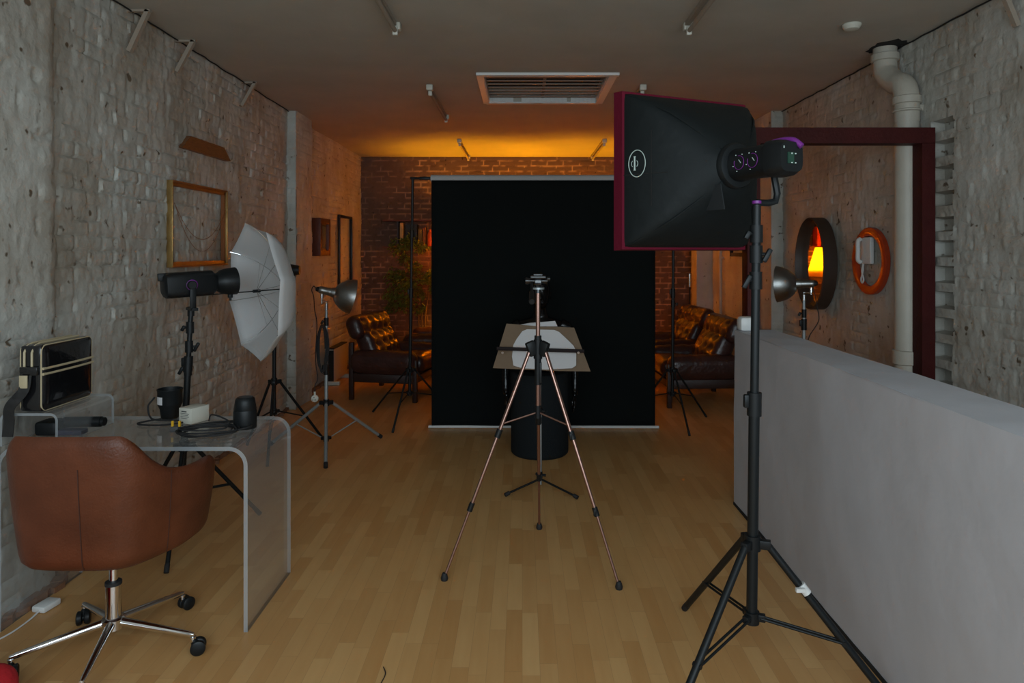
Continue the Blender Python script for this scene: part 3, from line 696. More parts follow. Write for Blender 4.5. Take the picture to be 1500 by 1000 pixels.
spun_lamp('spun aluminium reflector lamp on silver stand near the left wall', pl, (-1.452, 5.15, 1.195), (.90, .36, -.24),
    [(-1.56, 5.13, 1.06), (-1.54, 5.12, .95), (-1.55, 5.12, .70), (-1.535, 5.12, .55), (-1.55, 5.11, .5), (-1.553, 5.11, .455)], (-1.553, 5.11, .40))
bm = NB(); pts = []
for k in range(5):
    for i in range(12):
        a = 2*math.pi*i/12; pts.append((-1.50+math.cos(a)*(.022+.006*k), 5.118+.004*k, .77+math.sin(a)*(.165+.01*(k % 3))))
pts.append((-1.49, 5.13, .95)); sweep(bm, spline(pts, 3), .004, 6)
obj('cord_loop', bm, 'rubber', st, st)
pr = (2.043, 4.95, 1.17)
light_stand('light_stand', 'silver tripod stand behind the partition under the oval mirror', (2.04, 4.95), pr, [(1.93, 4.52), (2.42, 5.14), (1.62, 5.12)],
    .357, .09, 'steel', .0135, .010, .98, .5, .015, leg_r=.0125, knobs=((1.05, 180, .03),))
spun_lamp('spun aluminium reflector lamp beside the oval mirror above the partition', pr, (2.03, 4.95, 1.265), (-.86, .50, -.04),
    [(2.13, 4.93, 1.10), (2.14, 4.93, 1.0), (2.08, 4.93, .90), (2.06, 4.92, .86)])

# ------------------------------------------------------------ backdrop and its stands
t = thing('backdrop', 'tall black paper backdrop on a grey roll, hanging to the floor', 'backdrop', (.18, 5.79, 0))
bm = NB(); s_ = []
nx = 40; nz = 30
rows = []
for k in range(nz+1):
    z = .02+(2.10-.02)*k/nz; rows.append([(-.768+1.893*i/nx, 5.772+.006*math.sin(i*.4+k*.1)*(1-k/nz)+(.012*(1-k/nz)), z) for i in range(nx+1)])
loft(bm, rows, closed=False); sh = obj('sheet', bm, 'drop', t, t); sh.modifiers.new('thickness', 'SOLIDIFY').thickness = .003
bm = NB(); rod(bm, (-.775, 5.80, 2.118), (1.135, 5.80, 2.118), .031, seg=24); obj('roll', bm, mat('roll_card', (.5, .49, .48), .7), t, t)
bm = NB(); rod(bm, (-.795, 5.79, .014), (1.155, 5.775, .014), .0125, seg=12); obj('weight_bar', bm, 'white', t, t)
bm = NB(); rod(bm, (-.96, 5.86, 2.128), (1.32, 5.86, 2.128), .011, seg=12)
for x in (-.83, 1.19): box(bm, (x, 5.845, 2.125), (.10, .045, .026), bev=.004)
for x in (-.785, 1.145): box(bm, (x, 5.83, 2.12), (.02, .07, .02))
solo('crossbar', bm, 'blackp', 'black crossbar holding the backdrop roll between two stands', 'crossbar')
light_stand('backdrop_stand', 'slim black stand holding the left end of backdrop', (-.985, 5.95), (-.94, 5.86, 2.12), [(-1.067, 5.62), (-1.39, 6.36), (-.62, 6.2)], .47, .27, 'black', .014, .0115, 1.15, .55, .010, leg_r=.0085, knobs=((1.65, 0, .03),))
light_stand('backdrop_stand', 'slim black stand holding the right end of backdrop', (1.30, 5.92), (1.30, 5.86, 2.12), [(1.355, 5.53), (1.66, 6.16), (.98, 6.12)], .47, .27, 'black', .014, .0115, 1.15, .55, .010, leg_r=.0085, knobs=((1.65, 0, .03), (1.05, 0, .03)))
for x, lab in ((-1.02, 'small clip tag on left backdrop stand'),): pass

# ------------------------------------------------------------ camera tripod
t = thing('camera_tripod', 'bronze camera tripod with black pan head, no camera, in centre', 'tripod', (.075, 3.28, 0))
cx, cy = .0755, 3.28
feet = [(-.355, 3.115), (.430, 3.035), (.092, 3.69)]
bm = NB(); rod(bm, (cx, cy, .72), (cx, cy, 1.30), .0105, seg=18); obj('centre_column', bm, 'bronze', t, t)
bm = NB(); rod(bm, (cx, cy, .985), (cx, cy, 1.075), .021); rod(bm, (cx, cy, 1.075), (cx, cy, 1.095), .017)
rod(bm, (cx+.03, cy-.01, 1.03), (cx+.055, cy-.02, 1.03), .008)
for (fx, fy) in feet:
    d = (V((fx-cx, fy-cy, 0))).normalized(); box(bm, V((cx, cy, 1.035))+d*.032, (.045, .03, .07), Matrix.Rotation(math.atan2(d.y, d.x), 3, 'Z') @ Matrix.Rotation(.35, 3, 'Y'), bev=.006)
sp_ = obj('spider', bm, 'blackp', t, t)
bm = NB(); rod(bm, (cx, cy, .86), (cx, cy, .985), .016); box(bm, (cx+.012, cy-.016, .92), (.012, .012, .10), bev=.003); obj('column_sleeve', bm, 'blackp', t, t)
for (fx, fy) in feet:
    d = (V((fx-cx, fy-cy, 0))).normalized(); a = V((cx, cy, 1.02))+d*.045; f = V((fx, fy, .014)); side = d.cross(V((0, 0, 1)))
    p1 = a.lerp(f, .375); p2 = a.lerp(f, .70)
    bm = NB(); 
    for sg in (-1, 1): rod(bm, a+side*.0035*sg, p1+side*.0035*sg, .0075)
    rod(bm, p1, p2, .0085); rod(bm, p2, f, .0065); lg = obj('leg', bm, 'bronze', t, t)
    for p, r_ in ((p1, .017), (p2, .015)):
        dd = (f-a).normalized(); bm = NB(); rod(bm, p-dd*.022, p+dd*.018, r_*.85); box(bm, p+side*r_*.6, (.014, .014, .028), bev=.003); obj('leg_lock', bm, 'blackp', lg, t)
    bm = NB(); lathe(bm, [(.015, -.014), (.017, -.004), (.013, .012), (.009, .02)], T(f, (0, 0, 1)), 16); obj('rubber_foot', bm, 'rubber', lg, t)
    bm = NB(); rod(bm, V((cx, cy, .728)), a.lerp(f, .33), .0042, seg=8); obj('brace', bm, 'bronze', t, t)
bm = NB(); rod(bm, (cx, cy, .70), (cx, cy, .76), .015); obj('brace_collar', bm, 'blackp', t, t)
bm = NB(); rod(bm, (cx, cy, 1.30), (cx, cy, 1.325), .014); rod(bm, (cx, cy, 1.325), (cx, cy, 1.338), .030, .026); box(bm, (cx, cy, 1.352), (.034, .04, .03), bev=.004)
rod(bm, (cx-.045, cy, 1.358), (cx+.045, cy, 1.358), .012); rod(bm, (cx-.060, cy, 1.358), (cx-.045, cy, 1.358), .016); box(bm, (cx, cy, 1.377), (.075, .085, .014), bev=.004); rod(bm, (cx+.045, cy, 1.368), (cx+.058, cy, 1.368), .010)
box(bm, (cx, cy, 1.388), (.045, .055, .010), bev=.003); ph = obj('pan_head', bm, 'pvc', t, t)
bm = NB(); rod(bm, (cx-.03, cy-.02, 1.35), (cx-.032, cy-.19, 1.295), .0055); rod(bm, (cx-.032, cy-.14, 1.311), (cx-.033, cy-.25, 1.276), .0115, .013); rod(bm, (cx-.033, cy-.25, 1.276), (cx-.033, cy-.252, 1.2755), .0085); obj('pan_handle', bm, 'blackp', ph, t)
bm = NB(); rod(bm, (cx, cy, 1.318), (cx, cy, 1.327), .0305); obj('pan_dial', bm, 'steel', ph, t)['label'] = 'grey pan dial'

# ------------------------------------------------------------ music stand with card and pad
mx_, my_ = .113, 4.28
t = thing('music_stand', 'folding music stand with low black tripod base behind the camera tripod', 'music stand', (mx_, my_, 0))
bm = NB(); rod(bm, (mx_, my_, .04), (mx_, my_, .50), .010); obj('lower_tube', bm, 'steel', t, t)
bm = NB(); rod(bm, (mx_, my_, .49), (mx_, my_, .86), .007); obj('upper_tube', bm, 'chrome', t, t)
for z in (.10, .50):
    bm = NB(); rod(bm, (mx_, my_, z-.02), (mx_, my_, z+.02), .014); rod(bm, (mx_+.012, my_-.004, z), (mx_+.034, my_-.01, z), .008); obj('tube_clamp', bm, 'blackp', t, t)
for (fx, fy) in ((-.105, 4.165), (.335, 4.12), (.10, 4.56)):
    bm = NB(); rod(bm, (mx_, my_, .075), (fx, fy, .016), .0065); lg = obj('leg', bm, 'black', t, t)
    bm = NB(); d = (V((fx-mx_, fy-my_, -.06))).normalized(); rod(bm, V((fx, fy, .016))-d*.03, V((fx, fy, .014)), .012); obj('rubber_foot', bm, 'rubber', lg, t)
Z0 = .90
bm = NB(); box(bm, (mx_, my_-.035, .888), (.545, .012, .022), Matrix.Rotation(R(1.8), 3, 'Y'), bev=.002); rod(bm, (mx_, my_, .86), (mx_, my_-.03, .888), .009); obj('shelf_bar', bm, mat('bar_dark', (.012, .006, .006), .6, spec=.2), t, t)
bm = NB()
for sx_ in (-1, 1):
    rod(bm, (mx_, my_+.06, .86), (mx_+sx_*.2, my_+.145, 1.01), .004); rod(bm, (mx_, my_+.05, .88), (mx_+sx_*.2, my_+.02, .80), .004)
rod(bm, (mx_-.2, my_+.145, 1.01), (mx_+.2, my_+.145, 1.01), .004); rod(bm, (mx_, my_, .855), (mx_, my_+.06, .875), .005); obj('rest_frame', bm, 'black', t, t)
for sx_ in (-.235, .235):
    bm = NB(); rod(bm, (mx_+sx_, my_-.05, .872), (mx_+sx_, my_-.03, .872), .008); obj('pivot_knob', bm, 'chrome', t, t)
def card(pts, th, name, m, label, cat, n=1):
    bm = NB(); P = [V(p) for p in pts]; nn = (P[1]-P[0]).cross(P[2]-P[0]).normalized()
    loft(bm, [P, [p+nn*th for p in P]]); return solo(name, bm, m, label, cat, smooth=False)
def Wp(px, py, d): return V(((px-765)/1000*d, d, 1.5-(py-368)/1000*d))
card([Wp(722, 539, 4.262), Wp(812, 543, 4.262), Wp(812, 480, 4.40), Wp(742, 474, 4.40)], .003, 'card_folder', 'card', 'brown card folder leaning on music stand, left half', 'folder')
card([Wp(800, 543, 4.270), Wp(865, 544, 4.270), Wp(841, 480, 4.41), Wp(800, 478, 4.41)], .003, 'card_folder', 'card', 'brown card folder leaning on music stand, right half', 'folder')
pad = [(752, 535), (750, 522), (752, 505), (757, 496), (765, 485), (772, 482), (812, 483), (819, 486), (832, 498), (840, 506), (844, 514), (844, 535), (838, 539), (800, 541), (765, 539)]
card([Wp(x, y, 4.252+(540-y)/65*.145) for x, y in pad], .006, 'paper_pad', 'paper', 'pale grey pad with cut corners on brown folder', 'pad')
card([Wp(745, 479, 4.43), Wp(818, 481, 4.43), Wp(813, 470, 4.45), Wp(775, 473, 4.45)], .002, 'paper_sheet', 'paper', 'loose sheet sticking up behind the brown folder', 'paper')

# ------------------------------------------------------------ drum seat with glossy mannequin
bm = NB(); lathe(bm, [(.20, 0), (.212, .012), (.214, .03), (.214, .57), (.210, .595), (.20, .605)], T((.13, 5.10, 0)), 56)
solo('drum_stool', bm, 'fabricb', 'tall black fabric drum stool behind the tripods', 'stool')
bm = NB(); mc = V((.135, 5.12, 0))
def ell(cx_, cy_, z, a, b): return [(mc.x+cx_+math.cos(2*math.pi*i/28)*a, mc.y+cy_+math.sin(2*math.pi*i/28)*b, z) for i in range(28)]
loft(bm, [ell(0, 0, .607, .15, .10), ell(0, 0, .64, .17, .115), ell(0, 0, .70, .155, .105), ell(0, 0, .77, .125, .085), ell(0, -.01, .84, .145, .10), ell(0, -.005, .90, .165, .10), ell(0, 0, .95, .185, .085), ell(0, 0, .985, .15, .065), ell(0, 0, 1.01, .07, .055), ell(0, -.005, 1.04, .05, .05), ell(0, -.01, 1.09, .047, .05)])
def ehead(): 
    loft(bm, [ell(.0, -.03, 1.075, .02, .03), ell(0, -.035, 1.09, .045, .055), ell(0, -.03, 1.12, .062, .078), ell(0, -.02, 1.16, .07, .09), ell(0, -.012, 1.20, .074, .095), ell(0, -.008, 1.24, .074, .095), ell(0, -.005, 1.275, .062, .08), ell(0, 0, 1.298, .035, .045)])
    rod(bm, mc+V((0, -.115, 1.15)), mc+V((0, -.10, 1.20)), .012, .007); rod(bm, mc+V((-.02, -.10, 1.118)), mc+V((.02, -.10, 1.118)), .008)
    for sx_ in (-1, 1): rod(bm, mc+V((sx_*.072, 0, 1.145)), mc+V((sx_*.078, .005, 1.195)), .012)
ehead()
for sx_ in (-1, 1):
    sweep(bm, spline([mc+V((sx_*.15, 0, .95)), mc+V((sx_*.20, 0, .92)), mc+V((sx_*.235, .01, .78)), mc+V((sx_*.255, .0, .66)), mc+V((sx_*.258, -.04, .50)), mc+V((sx_*.255, -.05, .44))], 4), [.05-.0014*i for i in range(21)], 14)
    hnd = mc+V((sx_*.252, -.055, .41)); box(bm, hnd, (.028, .07, .085), bev=.01)
    for k in range(4):
        p = hnd+V((0, -.028+.019*k, -.035)); L_ = (.058, .068, .064, .05)[k]; sweep(bm, [p, p+V((-sx_*.004, -.004, -L_*.5)), p+V((-sx_*.016, -.004, -L_))], [.009, .008, .0065], 8)
    p = hnd+V((-sx_*.008, -.035, .015)); sweep(bm, [p, p+V((-sx_*.012, -.022, -.03)), p+V((-sx_*.014, -.028, -.06))], [.011, .009, .007], 8)
mn = solo('mannequin', bm, 'gloss', 'glossy black mannequin torso with arms standing on drum stool', 'mannequin')
md = mn.modifiers.new('fuse', 'REMESH'); md.mode = 'VOXEL'; md.voxel_size = .0055; md.use_smooth_shade = True
bm = NB(); ring_mesh(bm, T(mc+V((0, -.02, .995)), (0, -.5, 1)), .068, .003, 40)
for k in range(20):
    a = 2*math.pi*k/20
    bmesh.ops.create_icosphere(bm, subdivisions=1, radius=.006, matrix=T(mc+V((0, -.02, .995)), (0, -.5, 1)) @ Matrix.Translation((math.cos(a)*.068, math.sin(a)*.068, 0)))
solo('necklace', bm, 'chrome', 'thin silver necklace around the black mannequin neck', 'necklace')

# ------------------------------------------------------------ acrylic desk and riser
def waterfall(x0, x1, y0, y1, zt, th, rad, name, label, zb=0.0):
    t = thing(name, label, 'desk' if zt-zb > .5 else 'riser', ((x0+x1)/2, (y0+y1)/2, zb))
    outer = []; inner = []
    def arc(cx_, cz_, r, a0, a1, n=8): return [(cx_+math.cos(R(a0+(a1-a0)*i/n))*r, cz_+math.sin(R(a0+(a1-a0)*i/n))*r) for i in range(n+1)]
    prof_o = [(x0, zb)] + arc(x0+rad, zt-rad, rad, 180, 90) + arc(x1-rad, zt-rad, rad, 90, 0) + [(x1, zb)]
    prof_i = [(x0+th, zb)] + arc(x0+rad, zt-rad, rad-th, 180, 90) + arc(x1-rad, zt-rad, rad-th, 90, 0) + [(x1-th, zb)]
    bm = NB(); n = len(prof_o)
    A = [[bm.verts.new((x, y, z)) for x, z in p] for p in (prof_o, prof_i) for y in (y0, y1)]
    of, ob, if_, ib = A; edge = []
    for i in range(n-1):
        bm.faces.new((of[i], of[i+1], ob[i+1], ob[i])); bm.faces.new((if_[i], ib[i], ib[i+1], if_[i+1]))
        edge.append(bm.faces.new((of[i], if_[i], if_[i+1], of[i+1]))); edge.append(bm.faces.new((ob[i], ob[i+1], ib[i+1], ib[i])))
    edge.append(bm.faces.new((of[0], ob[0], ib[0], if_[0]))); edge.append(bm.faces.new((of[-1], if_[-1], ib[-1], ob[-1])))
    for f in edge: f.material_index = 1
    o = obj('sheet', bm, 'acrylic', t, t); o.data.materials.append(M['acrylic_edge2'])
    return t
def edge_mat():
    m, nt, b = new_mat('acrylic_polished_edge'); L = nt.links.new
    tr = nd(nt, 'ShaderNodeBsdfTransparent'); tr.inputs[0].default_value = (.8, .83, .84, 1)
    b.inputs['Base Color'].default_value = (.55, .58, .60, 1); b.inputs['Roughness'].default_value = .2
    mx = nd(nt, 'ShaderNodeMixShader'); mx.inputs[0].default_value = .45; L(tr.outputs[0], mx.inputs[1]); L(b.outputs[0], mx.inputs[2])
    L(mx.outputs[0], nt.nodes['Material Output'].inputs[0]); return m
M['acrylic_edge2'] = edge_mat()
waterfall(-2.07, -1.082, 2.69, 3.19, .73, .016, .075, 'acrylic_desk', 'clear bent acrylic desk with waterfall sides by left wall')
waterfall(-2.06, -1.83, 2.69, 3.06, .862, .010, .03, 'acrylic_riser', 'small clear acrylic riser on the desk under the bag', .731)

# bag
bx0, bx1, by0, by1, bz0, bz1 = -1.990, -1.893, 2.695, 3.015, .8635, 1.13
t = thing('shoulder_bag', 'glossy black retro shoulder bag with cream stripes on clear riser', 'bag', ((bx0+bx1)/2, (by0+by1)/2, bz0))
bm = NB(); cushion(bm, ((bx1-bx0)/2, (by1-by0)/2, (bz1-bz0)/2), .018, Matrix.Translation(((bx0+bx1)/2, (by0+by1)/2, (bz0+bz1)/2)), (10, 16, 14), puff=.006, axis=0); obj('body', bm, 'pvc', t, t)
def rrect(x, y0, y1, z0, z1, r):
    pts = []
    for cy_, cz_, a0 in ((y1-r, z1-r, 0), (y0+r, z1-r, 90), (y0+r, z0+r, 180), (y1-r, z0+r, 270)):
        for i in range(5): a = R(a0+90*i/4); pts.append((x, cy_+math.cos(a)*r, cz_+math.sin(a)*r))
    return pts+[pts[0]]
for x, e in ((bx1-.008, .001), (bx0+.008, .001)):
    bm = NB(); sweep(bm, rrect(x, by0+.003, by1-.003, bz0+.004, bz1-.003, .026), .003, 6, cap=False); obj('piping', bm, 'piping', t, t)
for z in (bz0+.172, bz0+.150):
    bm = NB(); sweep(bm, [(bx1-.0015+.005*math.sin(math.pi*i/10), by0+.004+(by1-by0-.008)*i/10, z) for i in range(11)], .0055, 8); obj('stripe', bm, 'piping', t, t)
for dx in (-.022, .008):
    bm = NB(); xm = (bx0+bx1)/2+dx; sweep(bm, [(xm, by0-.003, bz0+.18), (xm, by0-.003, bz1-.03), (xm, by0+.012, bz1-.006), (xm, by0+.04, bz1+.003), (xm, by1-.04, bz1+.003)], .0045, 8); obj('zip_tape', bm, 'piping', t, t)
bm = NB(); box(bm, ((bx0+bx1)/2, by0-.008, bz0+.165), (.07, .012, .035), bev=.004); obj('strap_loop', bm, 'pvc', t, t)
bm = NB()
pts = spline([((bx0+bx1)/2-.005, by0-.014, bz0+.15), ((bx0+bx1)/2-.012, by0-.022, bz0+.09), ((bx0+bx1)/2-.055, by0-.035, bz0+.03), (bx0-.01, by0-.035, bz0-.03), (bx0-.012, by0-.04, bz0-.085)], 6)
def ribbon(bm, pts, wv, hw, th):
    rings = []
    for i, p in enumerate(pts):
        d = (pts[min(i+1, len(pts)-1)]-pts[max(i-1, 0)]).normalized(); n_ = d.cross(V(wv)).normalized(); w_ = n_.cross(d).normalized()
        rings.append([p+w_*hw+n_*th, p-w_*hw+n_*th, p-w_*hw-n_*th, p+w_*hw-n_*th])
    loft(bm, rings)
ribbon(bm, pts, (1, .2, 0), .019, .002); obj('strap', bm, 'pvc', t, t)
bm = NB(); box(bm, ((bx0+bx1)/2-.012, by0-.022, bz0+.125), (.032, .006, .05), bev=.002); obj('strap_tab', bm, 'piping', t, t)

# objects on the desk
DZ = .7305
def desk_pt(px, py, h=0): d = (1.5-DZ-h)/(py-368)*1000; return V(((px-765)/1000*d, d, DZ+h))
t = thing('light_meter', 'black handheld gadget with round barrel lying under the clear riser', 'gadget', (-1.93, 2.90, DZ))
bm = NB(); box(bm, (-1.985, 2.88, DZ+.03), (.09, .09, .058), bev=.012); obj('body', bm, 'blackp', t, t)
bm = NB(); rod(bm, (-1.95, 2.91, DZ+.042), (-1.80, 2.92, DZ+.042), .022, seg=24); rod(bm, (-1.80, 2.92, DZ+.042), (-1.785, 2.92, DZ+.042), .018); obj('barrel', bm, 'blackp', t, t)
bm = NB(); box(bm, (-1.90, 2.87, DZ+.012), (.12, .05, .022), bev=.004); obj('base', bm, mat('dark_blue_plastic', (.02, .02, .06), .5), t, t)
p = desk_pt(249, 612); 
t = thing('flash_cap', 'black tapered reflector cup standing upright with paper tag on desk', 'reflector cup', tuple(p))
bm = NB(); lathe(bm, [(.034, 0), (.038, .004), (.043, .045), (.050, .062), (.053, .07), (.053, .128), (.055, .131), (.055, .136), (.051, .136), (.048, .07), (.03, .02)], T(p), 40); obj('cup', bm, 'blackp', t, t)
bm = NB(); lathe(bm, [(.0534, 0), (.0534, .035)], T(p+V((0, 0, .07))) @ Matrix.Rotation(R(0), 4, 'Z'), 40, False, False)
geo = [f for f in bm.faces if not (f.calc_center_median().x-p.x < -.008 and f.calc_center_median().x-p.x > -.045 and f.calc_center_median().y < p.y)]
bmesh.ops.delete(bm, geom=geo, context='FACES'); obj('tag', bm, 'paper', t, t)
p = desk_pt(359, 626)
t = thing('flash_cap', 'black reflector cup standing upside down at the right end of desk', 'reflector cup', tuple(p))
bm = NB(); lathe(bm, [(.047, 0), (.0485, .004), (.0485, .072), (.046, .08), (.0475, .083), (.041, .118), (.038, .128), (.032, .134), (.02, .135)], T(p), 40); obj('cup', bm, 'blackp', t, t)
# white box
Rz = Matrix.Rotation(R(-22), 3, 'Z'); c = V((-1.485, 3.09, DZ+.035))
t = thing('power_adapter_box', 'small cream white box with printed label beside coiled black cable', 'box', (c.x, c.y, DZ))
bm = NB(); box(bm, c, (.075, .10, .07), Rz, bev=.003); obj('body', bm, 'cream', t, t)
bm = NB()
for k, (w_, z) in enumerate(((.030, .020), (.05, .011), (.042, .004), (.05, -.003), (.036, -.010))): box(bm, c+Rz @ V((-.0005-(.05-w_)/4, -.0507, z)), (w_, .001, .0045 if k == 0 else .0018), Rz)
obj('print', bm, 'ink', t, t)
# cables
bm = NB(); rnd = random.Random(3); cc = desk_pt(306, 634); pts = []
for k in range(6):
    ra = .105+rnd.uniform(-.03, .045); rb = .095+rnd.uniform(-.05, .03); ox = rnd.uniform(-.03, .03); oy = rnd.uniform(-.025, .02)
    for i in range(10):
        a = 2*math.pi*i/10; pts.append((cc.x+ox+math.cos(a)*ra, cc.y+oy+math.sin(a)*rb+.02*math.cos(a), DZ+.006+.003*k+rnd.uniform(0, .003)))
pts += [(cc.x+.05, cc.y+.08, DZ+.03), (cc.x-.04, cc.y+.12, DZ+.05), (cc.x-.06, cc.y+.13, DZ+.02)]
sweep(bm, spline(pts, 4), .0034, 7)
solo('cable', bm, 'rubber', 'coiled black cable heaped on the clear desk', 'cable')
bm = NB(); q = desk_pt(249, 612)
sweep(bm, spline([(q.x-.06, q.y-.02, DZ+.10), (q.x-.085, q.y-.03, DZ+.06), (q.x-.07, q.y-.04, DZ+.015), (q.x-.03, q.y-.06, DZ+.006), (q.x+.06, q.y-.07, DZ+.006), (q.x+.12, q.y-.09, DZ+.006), (q.x+.05, q.y-.15, DZ+.006), (q.x-.04, q.y-.15, DZ+.006), (q.x-.08, q.y-.12, DZ+.006), (q.x-.05, q.y-.07, DZ+.006), (q.x-.02, q.y-.04, DZ+.006)], 8), .004, 7)
solo('cable', bm, 'rubber', 'thin black lead looped beside the upright reflector cup', 'cable')
p = desk_pt(257, 632)
t = thing('plug', 'small clear-black plug with yellow fuse tabs on the desk', 'plug', tuple(p))
bm = NB(); box(bm, p+V((0, 0, .012)), (.035, .028, .022), bev=.004); obj('body', bm, 'ink', t, t)
for dx in (-.012, .018):
    bm = NB(); box(bm, p+V((dx, 0, .034)), (.008, .008, .024)); obj('tab', bm, 'yellow', t, t)

# ------------------------------------------------------------ office chair
hx_, hy_ = -1.536, 2.565
t = thing('office_chair', 'brown leather swivel chair on chrome five-star base, back to camera', 'chair', (hx_, hy_, 0))
H = V((hx_, hy_, 0))
bm = NB(); rod(bm, H+V((0, 0, .10)), H+V((0, 0, .255)), .027, seg=24); lathe(bm, [(.030, .085), (.040, .09), (.040, .125), (.030, .13)], T(H), 28); obj('column', bm, 'chrome', t, t)
bm = NB(); rod(bm, H+V((0, 0, .25)), H+V((0, 0, .262)), .029); obj('column_ring', bm, 'rubber', t, t)
bm = NB(); rod(bm, H+V((0, 0, .255)), H+V((0, 0, .40)), .015, seg=20); obj('gas_lift', bm, 'chrome', t, t)
for k in range(5):
    a = R(-76+72*k); d = V((math.cos(a), math.sin(a), 0)); side = V((-d.y, d.x, 0))
    bm = NB(); e = H+d*.315+V((0, 0, .072))
    rings = []
    for f_, w_, hgt in ((0, .020, .026), (.5, .016, .022), (.93, .0125, .017), (1, .009, .012)):
        c = (H+d*.03+V((0, 0, .112))).lerp(e, f_); rings.append([c+side*math.cos(2*math.pi*i/14)*w_*.8+V((0, 0, 1))*math.sin(2*math.pi*i/14)*hgt*.62 for i in range(14)])
    loft(bm, rings); lg = obj('base_arm', bm, 'chrome', t, t)
    ca = random.uniform(0, 6.28) if k not in (1, 2) else (R(20) if k == 1 else R(60)); cd = V((math.cos(ca), math.sin(ca), 0)); cc = H+d*.31+cd*.018
    bm = NB(); rod(bm, H+d*.31+V((0, 0, .04)), H+d*.31+V((0, 0, .075)), .006); rod(bm, H+d*.31+V((0, 0, .058)), H+d*.31+V((0, 0, .066)), .011); obj('caster_stem', bm, 'chrome', lg, t)
    wd = V((-cd.y, cd.x, 0)); bm = NB()
    for sg in (-1, 1): lathe(bm, [(.02, 0), (.0245, .003), (.0265, .010), (.0265, .018), (.020, .022)], T(V((cc.x, cc.y, .0265))+wd*sg*.003, wd*sg), 24)
    rod(bm, V((cc.x, cc.y, .0265))-wd*.006, V((cc.x, cc.y, .0265))+wd*.006, .012); rod(bm, V((cc.x, cc.y, .032)), H+d*.31+V((0, 0, .05)), .011); obj('caster', bm, 'blackp', lg, t)
# shell: plan points (x, y, top z) right half, mirrored
plan = [(0, -.285, .878), (.10, -.283, .878), (.160, -.275, .878), (.192, -.262, .872), (.222, -.235, .838), (.250, -.185, .775), (.275, -.12, .728), (.305, -.05, .712), (.316, .03, .706), (.315, .10, .702), (.305, .155, .692), (.290, .195, .66), (.275, .222, .62), (.262, .235, .55)]
sp = spline([V(p) for p in plan], 4); full = [V((-p.x, p.y, p.z)) for p in reversed(sp[1:])] + sp
def shellring(f, off):
    out = []
    for i, p in enumerate(full):
        a = full[max(i-1, 0)]; b = full[min(i+1, len(full)-1)]; tn = V((b.x-a.x, b.y-a.y, 0)).normalized(); nn = V((tn.y, -tn.x, 0))
        # taper towards bottom
        zb = .40; z = zb+(p.z-zb)*f
        k = .965-(1-f)**1.5*.11
        if f < .09: k -= ((.09-f)/.09)**2*.09
        lean = -.0*(f)
        out.append(H+V((p.x*k+nn.x*off, p.y*k+(1-f)*.012+nn.y*off, z)))
    return out
bm = NB(); fs = [0, .02, .06, .12, .2, .35, .5, .65, .8, .92, .97]
rings = [shellring(f, .016 if 0 < f < .95 else .010) for f in fs] + [shellring(.998, .0)] + [shellring(.985, -.014)] + [shellring(f, -.022) for f in (.9, .7, .5, .3, .1, 0)]
loft(bm, rings, closed=False); bmesh.ops.remove_doubles(bm, verts=bm.verts, dist=.0001)
be = [e for e in bm.edges if e.is_boundary]; 
# close the arm fronts
n_ = len(full); 
nr = len(rings); bm.verts.ensure_lookup_table()
try: bmesh.ops.holes_fill(bm, edges=be, sides=0)
except Exception as ex: print(ex)
obj('shell', bm, 'leather', t, t, angle=60)
bm = NB(); cushion(bm, (.19, .19, .045), .04, Matrix.Translation(H+V((0, .03, .455))), (12, 12, 5), puff=.02); obj('seat_cushion', bm, 'leather', t, t)
bm = NB(); lathe(bm, [(.03, .385), (.17, .392), (.215, .401)], T(H), 40); obj('seat_pan', bm, 'leather', t, t)
for xs in (-.005, ):
    bm = NB(); pts = []
    i0 = len(full)//2
    for f in np.linspace(.03, .93 if xs < 0 else .93, 24):
        rr = shellring(float(f), .0172); pts.append(rr[i0+2])
    sweep(bm, pts[:20], .0018, 6); obj('seam', bm, 'seam', t, t)
for sg in (-1, 1):
    bm = NB(); i0 = len(full)//2 + sg*int(4*6.1); pts = [shellring(float(f), .0168)[i0] for f in np.linspace(.05, .97, 22)]; sweep(bm, pts, .0015, 6); obj('seam', bm, 'seam', t, t)

# stray thread on the floor
bm = NB(); sweep(bm, spline([(-.50, 2.46, .003), (-.485, 2.42, .004), (-.488, 2.38, .003), (-.495, 2.33, .003)], 5), .0018, 6)
solo('thread', bm, 'rubber', 'short dark thread lying on the wooden floor at bottom', 'thread')
# charger on floor, red cloth
t = thing('charger', 'white plug charger lying on the floor by the left wall', 'charger', (-2.0, 2.87, 0))
bm = NB(); box(bm, (-2.0, 2.87, .014), (.062, .085, .026), Matrix.Rotation(R(-10), 3, 'Z'), bev=.006); obj('body', bm, 'white', t, t)
bm = NB(); sweep(bm, spline([(-2.0, 2.83, .012), (-2.0, 2.77, .005), (-2.005, 2.68, .004), (-2.03, 2.60, .004), (-2.06, 2.52, .004), (-2.07, 2.40, .004)], 6), .0035, 8); obj('cord', bm, 'white', t, t)
bm = NB(); cushion(bm, (.20, .22, .085), .07, Matrix.Translation((-1.83, 2.02, .085)), (16, 16, 8), puff=.02); 
for v in bm.verts: v.co += V((1, 1, 1))*0 + V(((vn(np.array(v.co.y*9), np.array(v.co.z*9), 3)-.5)*.03, (vn(np.array(v.co.x*9), np.array(v.co.z*9), 4)-.5)*.03, (vn(np.array(v.co.x*9), np.array(v.co.y*9), 5)-.5)*.03*min(1, v.co.z/.08)))
solo('cushion', bm, 'redcloth', 'red fabric cushion on the floor at the bottom left corner', 'cushion')

